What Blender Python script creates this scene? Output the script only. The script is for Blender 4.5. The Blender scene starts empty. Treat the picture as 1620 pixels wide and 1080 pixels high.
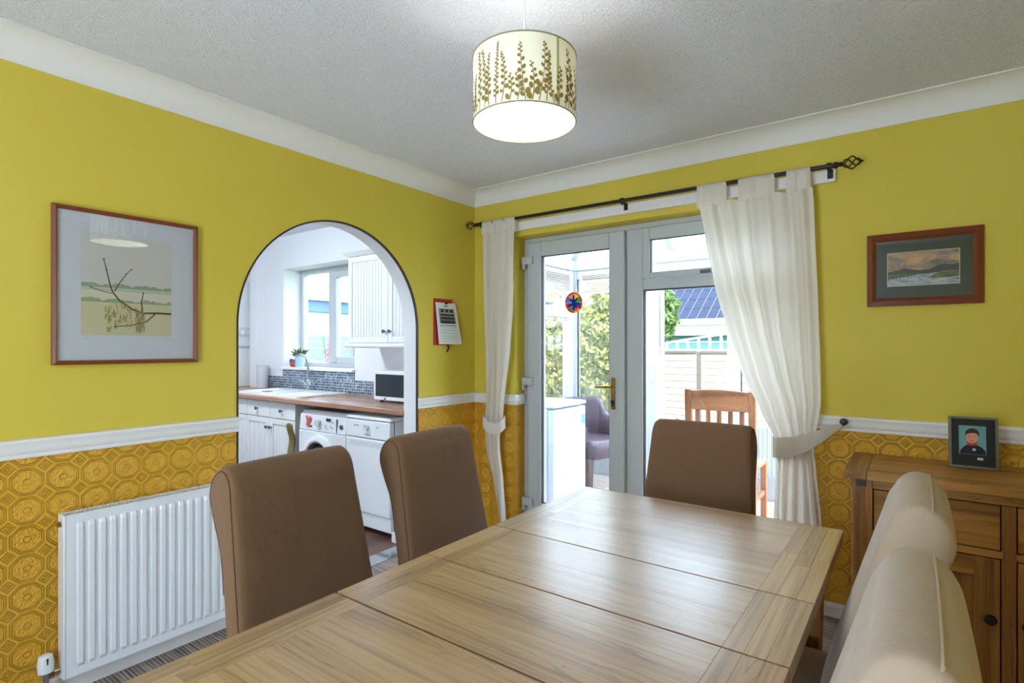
import bpy, bmesh, math, random
from mathutils import Vector, Matrix
random.seed(7)
S = bpy.context.scene
COL = S.collection
R = math.radians
PI = math.pi

# ------------------------------------------------------------------ camera
F_PX = 866.0
cam_d = bpy.data.cameras.new('camera'); cam = bpy.data.objects.new('camera', cam_d); COL.objects.link(cam)
cam.location = (2.584, -3.047, 1.30); cam.rotation_euler = (R(90), 0, R(36.4))
cam_d.sensor_width = 36; cam_d.lens = F_PX / 1620 * 36; cam_d.shift_y = 8 / 1620; cam_d.clip_start = 0.02
S.camera = cam
# ------------------------------------------------------------------ sky, sun, exposure
S.view_settings.view_transform = 'Standard'; S.view_settings.look = 'None'
S.view_settings.exposure = 0.58; S.view_settings.gamma = 1.0; S.view_settings.use_curve_mapping = False
SKY = 6.4; SUN = 9.0; BULB = 6.5; LOUNGE = 2.0; KITCHEN = 300.0; REAR = 28.0  # LOUNGE, KITCHEN and REAR set the strength of added fill lights
w = bpy.data.worlds.new('sky'); S.world = w; w.use_nodes = True
bg = w.node_tree.nodes['Background']; bg.inputs[0].default_value = (0.62, 0.80, 1.0, 1); bg.inputs[1].default_value = SKY
sd = bpy.data.lights.new('sun', 'SUN'); sun = bpy.data.objects.new('sun', sd); COL.objects.link(sun)
sd.energy = SUN; sd.angle = R(1.5); sd.color = (1, 0.96, 0.9); sun.rotation_euler = (R(38), 0, R(28)); sun.location = (6, -10, 12)

ad = bpy.data.lights.new('rear_fill_light', 'AREA'); ao = bpy.data.objects.new('rear_fill_light', ad); COL.objects.link(ao)
ad.shape = 'RECTANGLE'; ad.size = 1.0; ad.size_y = 1.7; ad.energy = REAR; ad.color = (.82, .91, 1); ao.location = (1.65, -4.5, 1.0); ao.rotation_euler = (R(140), 0, 0)   # added fill light shining in and up from outside the unseen rear window
# ------------------------------------------------------------------ helpers
def lin(c):
    if isinstance(c, str): c = [int(c[i:i+2], 16) for i in (0, 2, 4)]
    return tuple((x/255/12.92 if x/255 <= .04045 else ((x/255+.055)/1.055)**2.4) for x in c) + (1,)
class NT:
    def __init__(s, m): s.t = m.node_tree; s.n = s.t.nodes; s.l = s.t.links
    def new(s, typ, **k):
        n = s.n.new(typ)
        for a, b in k.items(): setattr(n, a, b)
        return n
    def math(s, op, a, b=None, clamp=False):
        n = s.new('ShaderNodeMath', operation=op, use_clamp=clamp)
        for i, v in enumerate((a, b)):
            if v is None: continue
            if isinstance(v, (int, float)): n.inputs[i].default_value = v
            else: s.l.new(v, n.inputs[i])
        return n.outputs[0]
    def coord(s, kind='Object', scale=(1, 1, 1), rot=(0, 0, 0)):
        if kind == 'World': o = s.new('ShaderNodeNewGeometry').outputs['Position']
        else: o = s.new('ShaderNodeTexCoord').outputs[kind]
        mp = s.new('ShaderNodeMapping'); s.l.new(o, mp.inputs[0]); mp.inputs['Scale'].default_value = scale; mp.inputs['Rotation'].default_value = rot
        return mp.outputs[0]
    def noise(s, vec, scale, detail=3, rough=.5, dist=0):
        n = s.new('ShaderNodeTexNoise'); s.l.new(vec, n.inputs['Vector']); n.inputs['Scale'].default_value = scale
        n.inputs['Detail'].default_value = detail; n.inputs['Roughness'].default_value = rough; n.inputs['Distortion'].default_value = dist
        return n.outputs[0]
    def ramp(s, fac, stops):
        r = s.new('ShaderNodeValToRGB'); s.l.new(fac, r.inputs[0]); e = r.color_ramp.elements
        while len(e) < len(stops): e.new(.5)
        for q, (p, c) in zip(e, stops): q.position = p; q.color = lin(c) if not isinstance(c, float) else (c, c, c, 1)
        return r.outputs[0]
    def bump(s, h, strength, dist, bsdf):
        b = s.new('ShaderNodeBump'); s.l.new(h, b.inputs['Height']); b.inputs['Strength'].default_value = strength; b.inputs['Distance'].default_value = dist
        s.l.new(b.outputs[0], bsdf.inputs['Normal'])
def mat(name, col, rough=.5, metal=0, spec=.5, noise=None, sheen=0, trans=0):
    """plain principled material; noise = (scale, strength, distance) adds fine relief"""
    m = bpy.data.materials.new(name); m.use_nodes = True; t = NT(m); b = t.n['Principled BSDF']
    b.inputs['Base Color'].default_value = lin(col); b.inputs['Roughness'].default_value = rough; b.inputs['Metallic'].default_value = metal
    b.inputs['Specular IOR Level'].default_value = spec; b.inputs['Sheen Weight'].default_value = sheen
    if noise: t.bump(t.noise(t.coord(), noise[0], 4), noise[1], noise[2], b)
    if trans:
        tr = t.new('ShaderNodeBsdfTranslucent'); tr.inputs[0].default_value = lin(col); mx = t.new('ShaderNodeMixShader'); mx.inputs[0].default_value = trans
        t.l.new(b.outputs[0], mx.inputs[1]); t.l.new(tr.outputs[0], mx.inputs[2]); t.l.new(mx.outputs[0], t.n['Material Output'].inputs[0])
    return m
def wood(name, light, mid, dark, axis, rough=.38, grain=1.0, var=.25, spec=.5, coat=0):
    m = bpy.data.materials.new(name); m.use_nodes = True; t = NT(m); b = t.n['Principled BSDF']
    sc = [14*grain]*3; sc[axis] = .9*grain; sf = [150*grain]*3; sf[axis] = 2.0*grain
    oi = t.new('ShaderNodeObjectInfo'); rnd = oi.outputs['Random']
    cmb = t.new('ShaderNodeCombineXYZ')
    for i in range(3): t.l.new(rnd, cmb.inputs[i])
    def co(scale):
        v = t.coord('Object', scale); a = t.new('ShaderNodeVectorMath', operation='MULTIPLY_ADD')
        t.l.new(cmb.outputs[0], a.inputs[0]); a.inputs[1].default_value = (17.3, 9.1, 23.7); t.l.new(v, a.inputs[2]); return a.outputs[0]
    n1 = t.noise(co(sc), 1.0, 4, .5, .6); n2 = t.noise(co(sf), 1.0, 3, .6)
    base = t.ramp(n1, [(.30, dark), (.44, mid), (.60, light), (.80, mid)])
    fine = t.ramp(n2, [(.38, .42), (.50, 1.0)])
    mx = t.new('ShaderNodeMix', data_type='RGBA', blend_type='MULTIPLY'); mx.inputs[0].default_value = .5
    t.l.new(base, mx.inputs[6]); t.l.new(fine, mx.inputs[7])
    ln = t.math('SUBTRACT', 1, t.math('DIVIDE', t.math('PINGPONG', t.math('MULTIPLY', n1, 15), .5), .13), True)
    pt = t.ramp(t.noise(co([c*.35 for c in sc]), 1.0, 3), [(.48, 0.0), (.62, 1.0)])
    dk = t.math('MULTIPLY', t.math('MULTIPLY', ln, pt), .55)
    m3 = t.new('ShaderNodeMix', data_type='RGBA'); t.l.new(dk, m3.inputs[0]); t.l.new(mx.outputs[2], m3.inputs[6]); m3.inputs[7].default_value = [q*.35 for q in lin(dark)[:3]]+[1]
    val = t.math('ADD', t.math('MULTIPLY', rnd, var), 1-var*.6)
    m2 = t.new('ShaderNodeMix', data_type='RGBA', blend_type='MULTIPLY'); m2.inputs[0].default_value = 1
    t.l.new(m3.outputs[2], m2.inputs[6]); t.l.new(val, m2.inputs[7]); t.l.new(m2.outputs[2], b.inputs['Base Color'])
    b.inputs['Roughness'].default_value = rough; b.inputs['Specular IOR Level'].default_value = spec
    b.inputs['Coat Weight'].default_value = coat; b.inputs['Coat Roughness'].default_value = .27
    t.bump(n2, .12, .001, b)
    return m
def glass(name, tint=(1, 1, 1), refl=1.0):
    m = bpy.data.materials.new(name); m.use_nodes = True; t = NT(m); t.n.remove(t.n['Principled BSDF'])
    tr = t.new('ShaderNodeBsdfTransparent'); tr.inputs[0].default_value = tint + (1,)
    gl = t.new('ShaderNodeBsdfGlossy'); gl.inputs['Roughness'].default_value = 0.0
    lw = t.new('ShaderNodeLayerWeight'); fr = t.math('ADD', t.math('MULTIPLY', t.math('POWER', lw.outputs['Facing'], 5), .9), .04)
    mx = t.new('ShaderNodeMixShader'); t.l.new(t.math('MULTIPLY', fr, refl), mx.inputs[0])
    t.l.new(tr.outputs[0], mx.inputs[1]); t.l.new(gl.outputs[0], mx.inputs[2]); t.l.new(mx.outputs[0], t.n['Material Output'].inputs[0])
    return m

class MB:
    def __init__(s): s.v = []; s.f = []; s.m = []
    def face(s, pts, m=0):
        i = len(s.v); s.v += [tuple(p) for p in pts]; s.f.append(tuple(range(i, i+len(pts)))); s.m.append(m); return s
    def raw(s, vs, fs, m=0):
        i = len(s.v); s.v += [tuple(p) for p in vs]; s.f += [tuple(a+i for a in f) for f in fs]; s.m += [m]*len(fs); return s
    def box(s, x0, x1, y0, y1, z0, z1, m=0):
        vs = [(x, y, z) for z in (z0, z1) for y in (y0, y1) for x in (x0, x1)]
        return s.raw(vs, [(0, 2, 3, 1), (4, 5, 7, 6), (0, 1, 5, 4), (2, 6, 7, 3), (0, 4, 6, 2), (1, 3, 7, 5)], m)
    def loops(s, rings, caps=True, close=True, m=0):
        """skin a list of equal-length point rings"""
        n = len(rings[0]); vs = [p for r in rings for p in r]; fs = []
        for k in range(len(rings)-1):
            for i in range(n if close else n-1):
                j = (i+1) % n; fs.append((k*n+i, k*n+j, (k+1)*n+j, (k+1)*n+i))
        if caps and close: fs.append(tuple(range(n))[::-1]); fs.append(tuple((len(rings)-1)*n+i for i in range(n)))
        return s.raw(vs, fs, m)
    def prism(s, poly, axis, a, b, m=0):
        def P(p, c): q = list(p); q.insert(axis, c); return tuple(q)
        return s.loops([[P(p, a) for p in poly], [P(p, b) for p in poly]], m=m)
    def cyl(s, p0, p1, r0, r1=None, n=16, m=0, caps=True):
        return s.tube([p0, p1], [r0, r0 if r1 is None else r1], n, m, caps)
    def tube(s, pts, r, n=8, m=0, caps=True):
        pts = [Vector(p) for p in pts]; rings = []
        if not isinstance(r, (list, tuple)): r = [r]*len(pts)
        u = None
        for i, p in enumerate(pts):
            d = (pts[min(i+1, len(pts)-1)] - pts[max(i-1, 0)]).normalized()
            if u is None: u = d.orthogonal().normalized()
            else: u = (u - d*u.dot(d)).normalized()
            v = d.cross(u)
            rings.append([tuple(p + (u*math.cos(2*PI*k/n) + v*math.sin(2*PI*k/n))*r[i]) for k in range(n)])
        return s.loops(rings, caps, m=m)
    def lathe(s, prof, c=(0, 0, 0), n=24, axis=2, m=0, caps=True):
        rings = []
        for r, h in prof:
            ring = []
            for k in range(n):
                a = 2*PI*k/n; q = [r*math.cos(a), r*math.sin(a)]; q.insert(axis, h)
                ring.append((q[0]+c[0], q[1]+c[1], q[2]+c[2]))
            rings.append(ring)
        return s.loops(rings, caps, m=m)
    def grid(s, fn, nu, nv, m=0):
        vs = [fn(i/nu, j/nv) for j in range(nv+1) for i in range(nu+1)]
        fs = [(j*(nu+1)+i, j*(nu+1)+i+1, (j+1)*(nu+1)+i+1, (j+1)*(nu+1)+i) for j in range(nv) for i in range(nu)]
        return s.raw(vs, fs, m)
    def ball(s, c, r, n=12, k=8, m=0, sc=(1, 1, 1)):
        rings = [[(c[0]+sc[0]*r*math.sin(PI*j/k)*math.cos(2*PI*i/n), c[1]+sc[1]*r*math.sin(PI*j/k)*math.sin(2*PI*i/n), c[2]-sc[2]*r*math.cos(PI*j/k)) for i in range(n)] for j in range(1, k)]
        return s.loops(rings, m=m)
ORG = {}
def O(name, mb, mats, parent=None, smooth=False, bevel=0, label=None, cat=None, group=None, kind=None, seg=2, fix=True, sub=0):
    me = bpy.data.meshes.new(name); org = ORG[parent.name] if parent else (0, 0, 0)
    if not parent:
        xs = list(zip(*mb.v)); org = ((min(xs[0])+max(xs[0]))/2, (min(xs[1])+max(xs[1]))/2, min(xs[2]))
        if kind == 'structure': org = (0, 0, 0)
    me.from_pydata([(x-org[0], y-org[1], z-org[2]) for x, y, z in mb.v], [], mb.f)
    if not isinstance(mats, (list, tuple)): mats = [mats]
    for m in mats: me.materials.append(m)
    me.polygons.foreach_set('material_index', mb.m)
    if fix:
        b = bmesh.new(); b.from_mesh(me); bmesh.ops.recalc_face_normals(b, faces=b.faces); b.to_mesh(me); b.free()
    if smooth:
        me.polygons.foreach_set('use_smooth', [True]*len(me.polygons)); me.set_sharp_from_angle(angle=R(40 if smooth is True else smooth))
    o = bpy.data.objects.new(name, me); COL.objects.link(o); ORG[o.name] = org
    if parent: o.parent = parent
    else: o.location = org
    if bevel:
        bv = o.modifiers.new('bevel', 'BEVEL'); bv.width = bevel; bv.segments = seg; bv.limit_method = 'ANGLE'; bv.angle_limit = R(40)
        if not smooth:
            me.polygons.foreach_set('use_smooth', [True]*len(me.polygons)); me.set_sharp_from_angle(angle=R(35))
            bv.harden_normals = False
    if sub: sb = o.modifiers.new('sub', 'SUBSURF'); sb.levels = sub; sb.render_levels = sub
    for k, v in (('label', label), ('category', cat), ('group', group), ('kind', kind)):
        if v: o[k] = v
    return o
def thing(name, label, cat, loc=(0, 0, 0), group=None, kind=None):
    o = bpy.data.objects.new(name, None); COL.objects.link(o); o.location = loc; o.empty_display_size = .1; ORG[o.name] = tuple(loc)
    o['label'] = label; o['category'] = cat
    if group: o['group'] = group
    if kind: o['kind'] = kind
    return o
def dup(root, loc, rz=0, label=None, group=None):
    r = root.copy(); COL.objects.link(r); r.location = loc; r.rotation_euler = (0, 0, rz)
    if label: r['label'] = label
    if group: r['group'] = group
    for ch in list(root.children):
        c = ch.copy(); COL.objects.link(c); c.parent = r
        for g in list(ch.children):
            d = g.copy(); COL.objects.link(d); d.parent = c
    return r
def box(*a): return MB().box(*a)
def ST(name, mb, mats, label=None, cat=None, **k): return O(name, mb, mats, kind='structure', label=label, cat=cat, **k)
def textmesh(name, body, size, m, parent, place):
    """lettering as mesh; place(x, y) -> world point"""
    cu = bpy.data.curves.new('t', 'FONT'); cu.body = body; cu.size = size; cu.align_x = 'CENTER'; to = bpy.data.objects.new('t', cu); COL.objects.link(to)
    bpy.context.view_layer.update()
    me = to.evaluated_get(bpy.context.evaluated_depsgraph_get()).to_mesh(); mb = MB()
    mb.raw([place(v.co.x, v.co.y) for v in me.vertices], [tuple(p.vertices) for p in me.polygons])
    bpy.data.objects.remove(to); bpy.data.curves.remove(cu)
    return O(name, mb, m, parent)

# ------------------------------------------------------------------ materials
def m_wall():
    m = mat('yellow_paint', 'e3d058', .62, spec=.3); t = NT(m); b = t.n['Principled BSDF']
    n = t.noise(t.coord('World'), 60, 4); t.bump(n, .08, .002, b)
    big = t.noise(t.coord('World'), 1.3, 3); c = t.ramp(big, [(.3, 'd4bf46'), (.7, 'd9c551')]); t.l.new(c, b.inputs['Base Color']); return m
def m_paper():
    m = mat('embossed_ochre_paper', 'd9980f', .5, spec=.45); t = NT(m); b = t.n['Principled BSDF']; P = .104
    sp = t.new('ShaderNodeSeparateXYZ'); t.l.new(t.new('ShaderNodeNewGeometry').outputs['Position'], sp.inputs[0])
    u = t.math('DIVIDE', t.math('ADD', sp.outputs[0], sp.outputs[1]), P); v = t.math('DIVIDE', t.math('ADD', sp.outputs[2], .02), P)
    a = t.math('PINGPONG', u, .5); c = t.math('PINGPONG', v, .5); s = t.math('ADD', a, c)
    d = t.math('MAXIMUM', t.math('MAXIMUM', a, c), t.math('MULTIPLY', s, .7071))
    def ring(x, ctr, wd, amp=1.0):
        return t.math('MULTIPLY', t.math('SUBTRACT', 1, t.math('DIVIDE', t.math('ABSOLUTE', t.math('SUBTRACT', x, ctr)), wd), True), amp)
    e = t.math('SUBTRACT', 1, s)
    h = t.math('ADD', ring(d, .455, .022), ring(d, .395, .022))
    corner = t.math('LESS_THAN', e, .27)
    h = t.math('ADD', h, t.math('MULTIPLY', corner, t.math('ADD', ring(e, .19, .03), t.math('ADD', ring(e, .10, .03), ring(e, 0, .05)))))
    vo = t.new('ShaderNodeTexVoronoi'); vo.inputs['Scale'].default_value = 150; t.l.new(t.coord('World'), vo.inputs['Vector'])
    fl = t.math('MULTIPLY', t.math('LESS_THAN', d, .36), t.math('ADD', t.math('MULTIPLY', vo.outputs['Distance'], .75), ring(d, .1, .03, .7)))
    h = t.math('ADD', h, fl)
    t.bump(h, 1.0, .0045, b)
    big = t.noise(t.coord('World'), 2.0, 3); t.l.new(t.ramp(big, [(.3, 'e0a62a'), (.7, 'e6b038')]), b.inputs['Base Color']); return m
def m_ceiling():
    m = mat('textured_ceiling', 'f0f3fa', .85, spec=.2); t = NT(m); b = t.n['Principled BSDF']
    n = t.noise(t.coord('World'), 75, 4, .6, 1.5); t.bump(n, 1.0, .011, b); return m
def m_carpet():
    m = mat('striped_carpet', '8a7a70', .95, spec=.1); t = NT(m); b = t.n['Principled BSDF']
    wv = t.new('ShaderNodeTexWave', bands_direction='Y'); wv.inputs['Scale'].default_value = 22; wv.inputs['Distortion'].default_value = .4; wv.inputs['Detail'].default_value = 3; wv.inputs['Detail Scale'].default_value = 8
    t.l.new(t.coord('World', (1, 1, 1)), wv.inputs['Vector']); st = t.noise(t.coord('World', (6, 90, 1)), 1, 3)
    c = t.ramp(t.math('ADD', t.math('MULTIPLY', wv.outputs[1], .25), t.math('MULTIPLY', st, .75)), [(.2, '4b3a36'), (.4, '7d6c66'), (.6, 'a89a90'), (.85, 'c9beb2')])
    t.l.new(c, b.inputs['Base Color']); t.bump(t.noise(t.coord('World'), 260, 2), .6, .006, b); return m
def m_mosaic():
    m = mat('mosaic_tile', '5d7f95', .15); t = NT(m); b = t.n['Principled BSDF']; P = .0245
    sp = t.new('ShaderNodeSeparateXYZ'); t.l.new(t.new('ShaderNodeNewGeometry').outputs['Position'], sp.inputs[0])
    u = t.math('DIVIDE', t.math('ADD', sp.outputs[0], 5), P); v = t.math('DIVIDE', sp.outputs[2], P)
    wn = t.new('ShaderNodeTexWhiteNoise', noise_dimensions='2D'); cb = t.new('ShaderNodeCombineXYZ'); t.l.new(t.math('FLOOR', u), cb.inputs[0]); t.l.new(t.math('FLOOR', v), cb.inputs[1]); t.l.new(cb.outputs[0], wn.inputs[0])
    c = t.ramp(wn.outputs[0], [(0, '1e2b3d'), (.25, '35506b'), (.45, '5f86a0'), (.65, '22384f'), (.8, '7a6f86'), (1, '86aab8')])
    fu = t.math('MAXIMUM', t.math('PINGPONG', t.math('SUBTRACT', u, .5), .5), t.math('PINGPONG', t.math('SUBTRACT', v, .5), .5))
    g = t.math('GREATER_THAN', fu, .42)
    mx = t.new('ShaderNodeMix', data_type='RGBA'); t.l.new(g, mx.inputs[0]); t.l.new(c, mx.inputs[6]); mx.inputs[7].default_value = lin('c9d3d6'); t.l.new(mx.outputs[2], b.inputs['Base Color'])
    t.bump(t.math('SUBTRACT', 1, g), .5, .002, b); return m
M = dict(
    wall=m_wall(), paper=m_paper(), ceil=m_ceiling(), carpet=m_carpet(), mosaic=m_mosaic(),
    white=mat('white_gloss_paint', 'ecebe8', .35), coving=mat('coving_white', 'e8e7e3', .7, spec=.25), kwall=mat('kitchen_white', 'e9ecef', .7, spec=.25, noise=(80, .05, .002)),
    soffit=mat('arch_soffit_white', 'e6e8ea', .7, noise=(70, .5, .004)), edge=mat('dark_edge_strip', '3a2620', .5), upvc=mat('white_upvc', 'c0c5c7', .3), gasket=mat('black_gasket', '26282b', .6),
    oakx=wood('oak_x', 'c4a27a', 'b8946b', 'a07a52', 0, .30, var=.10, spec=1.0, coat=1.0), oaky=wood('oak_y', 'cca97e', 'ba946a', 'a07a54', 1, .30, var=.30, spec=.8, coat=1.0), oakz=wood('oak_z', 'b98a52', 'a47440', '7d5530', 2, .4),
    sideL=wood('sideboard_oak_x', 'bf8a44', 'a87535', '7d5123', 0, .38), sideV=wood('sideboard_oak_z', 'b07c3c', '99672d', '70461e', 2, .4),
    fabric=mat('taupe_slipcover', '735740', .9, spec=.15, noise=(9, .5, .02), sheen=.15), seam=mat('taupe_seam', '5f4733', .9, spec=.1),
    lseam=mat('beige_seam', 'c2ad94', .85, spec=.1), lfabric=mat('beige_slipcover', 'b3a08b', .85, spec=.15, noise=(9, .5, .02), sheen=.2),
    chairleg=mat('dark_leg', '4a3020', .4), black=mat('black_iron', '15130f', .45), blackp=mat('black_plastic', '17181a', .35), steel=mat('chrome', 'c9ccd0', .12, 1), pewter=mat('pewter_knob', '6d6f72', .3, .9), brass=mat('aged_brass', '9c7c3a', .32, .9),
    curtain=mat('cream_cotton', 'f2ece2', .9, spec=.1, noise=(300, .2, .001), trans=.35), tie=mat('cream_tieback', 'ddd5ca', .9, spec=.1),
    teak=mat('teak_frame', '7d3f1c', .35, noise=(40, .05, .001)), mahog=mat('mahogany_frame', '74371b', .3, noise=(40, .05, .001)), glass=glass('window_glass'), pglass=glass('picture_glass', refl=1.9),
    paperw=mat('mount_card', 'c9ced8', .8), green=mat('green_mount', '16301c', .8), red=mat('red_card', 'b3201c', .6),
    enamel=mat('white_enamel', 'e9ecef', .22), fzw=mat('freezer_white', 'cdd6e0', .25), enamel2=mat('grey_white_plastic', 'd3d8dc', .35), dark=mat('dark_glass', '20262d', .08), cabinet=mat('cabinet_white', 'eaebea', .4), ceramic=mat('sink_ceramic', 'f0f1f1', .1),
    worktop=wood('worktop_laminate', 'c49678', 'b8866a', 'a37257', 0, .25), laminate=wood('kitchen_laminate', '7a5646', '664536', '4a3126', 1, .4),
    roofp=mat('polycarbonate', 'f7f9fb', .5, trans=.9), tile=mat('terracotta_tile', 'e2c8ba', .35), grout=mat('tile_grout', 'a9a29a', .8),
    leather=mat('mauve_leather', '55444e', .3, noise=(60, .1, .002)), cleg=mat('worn_leg', '5b4a48', .6), rwood=wood('red_pine', 'b87d54', 'a66c45', '84502f', 0, .4), rwoodz=wood('red_pine_z', 'b87d54', 'a66c45', '84502f', 2, .4),
    fence=mat('fence_board', '9f9187', .85, noise=(30, .3, .004)), fencep=mat('fence_post', '5e5650', .85), lawn=mat('lawn', '6f8a45', .95, noise=(40, .8, .03)), patio=mat('patio_slab', 'dcd8d2', .85),
    leafy=mat('yellow_green_leaf', '8e9150', .6, trans=.3), leafd=mat('dark_green_leaf', '3d5a3a', .6, trans=.2), leafm=mat('mid_green_leaf', '556f3a', .6, trans=.3), bark=mat('bark', '5a4738', .9),
    solar=mat('solar_panel', '172138', .6, spec=.15), alu=mat('aluminium_rail', 'b9bcc0', .4), rooft=mat('pale_tiles', 'b8b0ac', .8), render=mat('white_render', 'b5b3b0', .85), bluefas=mat('blue_grey_fascia', '587492', .6), teal=mat('teal_paint', '487c7d', .6), fenceg=mat('grey_blue_fence', '6b7680', .8),
)
WALLS = [M['wall'], M['paper'], M['kwall'], M['soffit']]
ZD = .935; ZC = 2.41          # colour change behind the dado rail, ceiling height

# ================================================================== THE SETTING
ST('floor', box(0, 3.40, -4.3, .30, -.12, 0), M['carpet'], 'brown and cream striped carpet of the dining room', 'floor')
ST('floor_kitchen', box(-3.3, 0, -3.0, .03, -.12, -.002), M['laminate'], 'dark wood laminate floor of the kitchen beyond the arch', 'floor')
ST('ceiling', box(-3.45, 3.5, -4.45, .28, ZC, 2.58), M['ceil'], 'white textured ceiling', 'ceiling')
# left wall with the arch
AY0, AY1 = -1.733, -.567; AC = (AY0+AY1)/2; AR = (AY1-AY0)/2; AZ = 1.993-AR; T = -.13
mb = MB()
for x, mu, ml in ((0, 0, 1), (T, 2, 2)):
    for y0, y1 in ((-4.3, AY0), (AY1, 0.0)):
        mb.face([(x, y0, 0), (x, y1, 0), (x, y1, ZD), (x, y0, ZD)], ml); mb.face([(x, y0, ZD), (x, y1, ZD), (x, y1, AZ), (x, y0, AZ)], mu); mb.face([(x, y0, AZ), (x, y1, AZ), (x, y1, ZC), (x, y0, ZC)], mu)
arc = [(AC-AR*math.cos(PI*i/48), AZ+AR*math.sin(PI*i/48)) for i in range(49)]
for i in range(48):
    (a, b), (c, d) = arc[i], arc[i+1]
    for x, mu in ((0, 0), (T, 2)): mb.face([(x, a, b), (x, c, d), (x, c, ZC), (x, a, ZC)], mu)
    mb.face([(0, a, b), (0, c, d), (T, c, d), (T, a, b)], 3)
for y in (AY0, AY1): mb.face([(0, y, 0), (T, y, 0), (T, y, AZ), (0, y, AZ)], 3)
bm = bmesh.new()
ST('wall_left', mb, WALLS, 'yellow wall with an arched opening and embossed ochre paper below', 'wall')
mb = MB(); prof = [(AY0, 0)] + arc + [(AY1, 0)]; rings = []
for i, (y, z) in enumerate(prof):
    n = Vector((AC-y, AZ-z)) if z > AZ else Vector((1 if y < AC else -1, 0)); n.normalize()
    rings.append([(x, y+n.x*o, z+n.y*o) for x, o in ((.003, -.004), (.003, .004), (-.014, .004), (-.014, -.004))])
ST('trim_1', mb.loops(rings), M['edge'], 'thin dark strip edging the kitchen arch', 'trim')
# back wall with the door opening
DX0, DX1, DH, WT = .36, 2.12, 2.055, .28
mb = MB()
for x0, x1 in ((0, DX0), (DX1, 3.40)):
    mb.face([(x0, 0, 0), (x1, 0, 0), (x1, 0, ZD), (x0, 0, ZD)], 1); mb.face([(x0, 0, ZD), (x1, 0, ZD), (x1, 0, ZC), (x0, 0, ZC)], 0); mb.face([(x0, WT, 0), (x1, WT, 0), (x1, WT, 3.0), (x0, WT, 3.0)], 2)
mb.face([(DX0, 0, DH), (DX1, 0, DH), (DX1, 0, ZC), (DX0, 0, ZC)], 0); mb.face([(DX0, WT, DH), (DX1, WT, DH), (DX1, WT, 3.0), (DX0, WT, 3.0)], 2)
mb.face([(DX0, 0, DH), (DX1, 0, DH), (DX1, WT, DH), (DX0, WT, DH)], 0)
for x in (DX0, DX1): mb.face([(x, 0, 0), (x, WT, 0), (x, WT, ZD), (x, 0, ZD)], 1); mb.face([(x, 0, ZD), (x, WT, ZD), (x, WT, DH), (x, 0, DH)], 0)
ST('wall_back', mb, WALLS, 'yellow wall around the glazed doors with embossed ochre paper below', 'wall')
ST('wall_right', MB().box(3.40, 3.5, -4.45, .28, 0, ZD, 1).box(3.40, 3.5, -4.45, .28, ZD, ZC, 0), WALLS, 'yellow wall to the right of the sideboard', 'wall')
RX0, RX1, RZ0, RZ1 = 1.15, 2.15, .08, 2.08
mb = MB().box(-.13, RX0, -4.45, -4.3, 0, ZC, 2).box(RX1, 3.4, -4.45, -4.3, 0, ZC, 2).box(RX0, RX1, -4.45, -4.3, 0, RZ0, 2).box(RX0, RX1, -4.45, -4.3, RZ1, ZC, 2)
ST('wall_rear', mb, WALLS, 'white wall behind the photographer', 'wall')
def frame(x0, x1, y0, y1, z0, z1, wd, axis=1, bottom=None):
    """rectangular frame in the plane perpendicular to axis (1: spans x; 0: spans y)"""
    mb = MB(); b = wd if bottom is None else bottom
    def B(a0, a1, c0, c1):
        if axis == 1: mb.box(a0, a1, y0, y1, c0, c1)
        else: mb.box(x0, x1, a0, a1, c0, c1)
    a0, a1 = (x0, x1) if axis == 1 else (y0, y1)
    B(a0, a0+wd, z0, z1); B(a1-wd, a1, z0, z1); B(a0+wd, a1-wd, z1-wd, z1); B(a0+wd, a1-wd, z0, z0+b); return mb
wn = thing('rear_fill_window', 'white framed window added behind the photographer for fill light', 'window', (1.65, -4.4, RZ0), kind='structure')  # unseen window, added to let fill light into the room
O('frame', frame(RX0, RX1, -4.42, -4.36, RZ0, RZ1, .06), M['upvc'], wn, bevel=.004)  # frame, panes and mullion of the added fill window
for a, b in ((RX0+.06, 1.63), (1.67, RX1-.06)): O('pane', box(a, b, -4.395, -4.385, RZ0+.06, RZ1-.06), M['glass'], wn)
O('mullion', box(1.63, 1.67, -4.42, -4.36, RZ0+.06, RZ1-.06), M['upvc'], wn)
# coving, dado, baseboard
def cove(n=8, r=.1): return [(0, 0)] + [(r-r*math.cos(PI/2*i/n)*1.0, -r+r*math.sin(PI/2*i/n)) for i in range(n+1)] if False else [(0, .0), (0, -r), (.006, -r)] + [(r-(r-.006)*math.cos(PI/2*i/n), -r+(r-.006)*math.sin(PI/2*i/n)) for i in range(1, n+1)] + [(r, 0)]
cv = cove()
ST('trim_2', MB().prism([(u, ZC+v) for u, v in cv], 1, -4.3, 0), M['coving'], 'white plaster coving along the left wall', 'coving', smooth=50)
mb = MB().loops([[(x, -u, ZC+v) for u, v in cv] for x in (.0, 3.4)])
ST('trim_3', mb, M['coving'], 'white plaster coving along the back wall', 'coving', smooth=50)
dp = [(0, .899), (.012, .899), (.014, .906), (.012, .912), (.018, .920), (.021, .930), (.020, .940), (.024, .950), (.027, .958), (.022, .966), (.010, .969), (0, .969)]
def dado_l(a, b): return MB().prism([(u, z) for u, z in dp], 1, a, b)
ST('trim_4', dado_l(-4.3, AY0+.0), M['white'], 'white moulded dado rail on the left wall before the arch', 'dado rail', smooth=30)
ST('trim_5', dado_l(AY1, 0), M['white'], 'white moulded dado rail between the arch and the corner', 'dado rail', smooth=30)
def dado_b(a, b): return MB().loops([[(x, -u, z) for u, z in dp] for x in (a, b)])
mb = MB(); path = [(0, 0), (DX0, 0), (DX0, .10)]
mb.loops([[(0, -u, z) for u, z in dp], [(DX0+u, -u, z) for u, z in dp], [(DX0+u, .10, z) for u, z in dp]])
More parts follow.
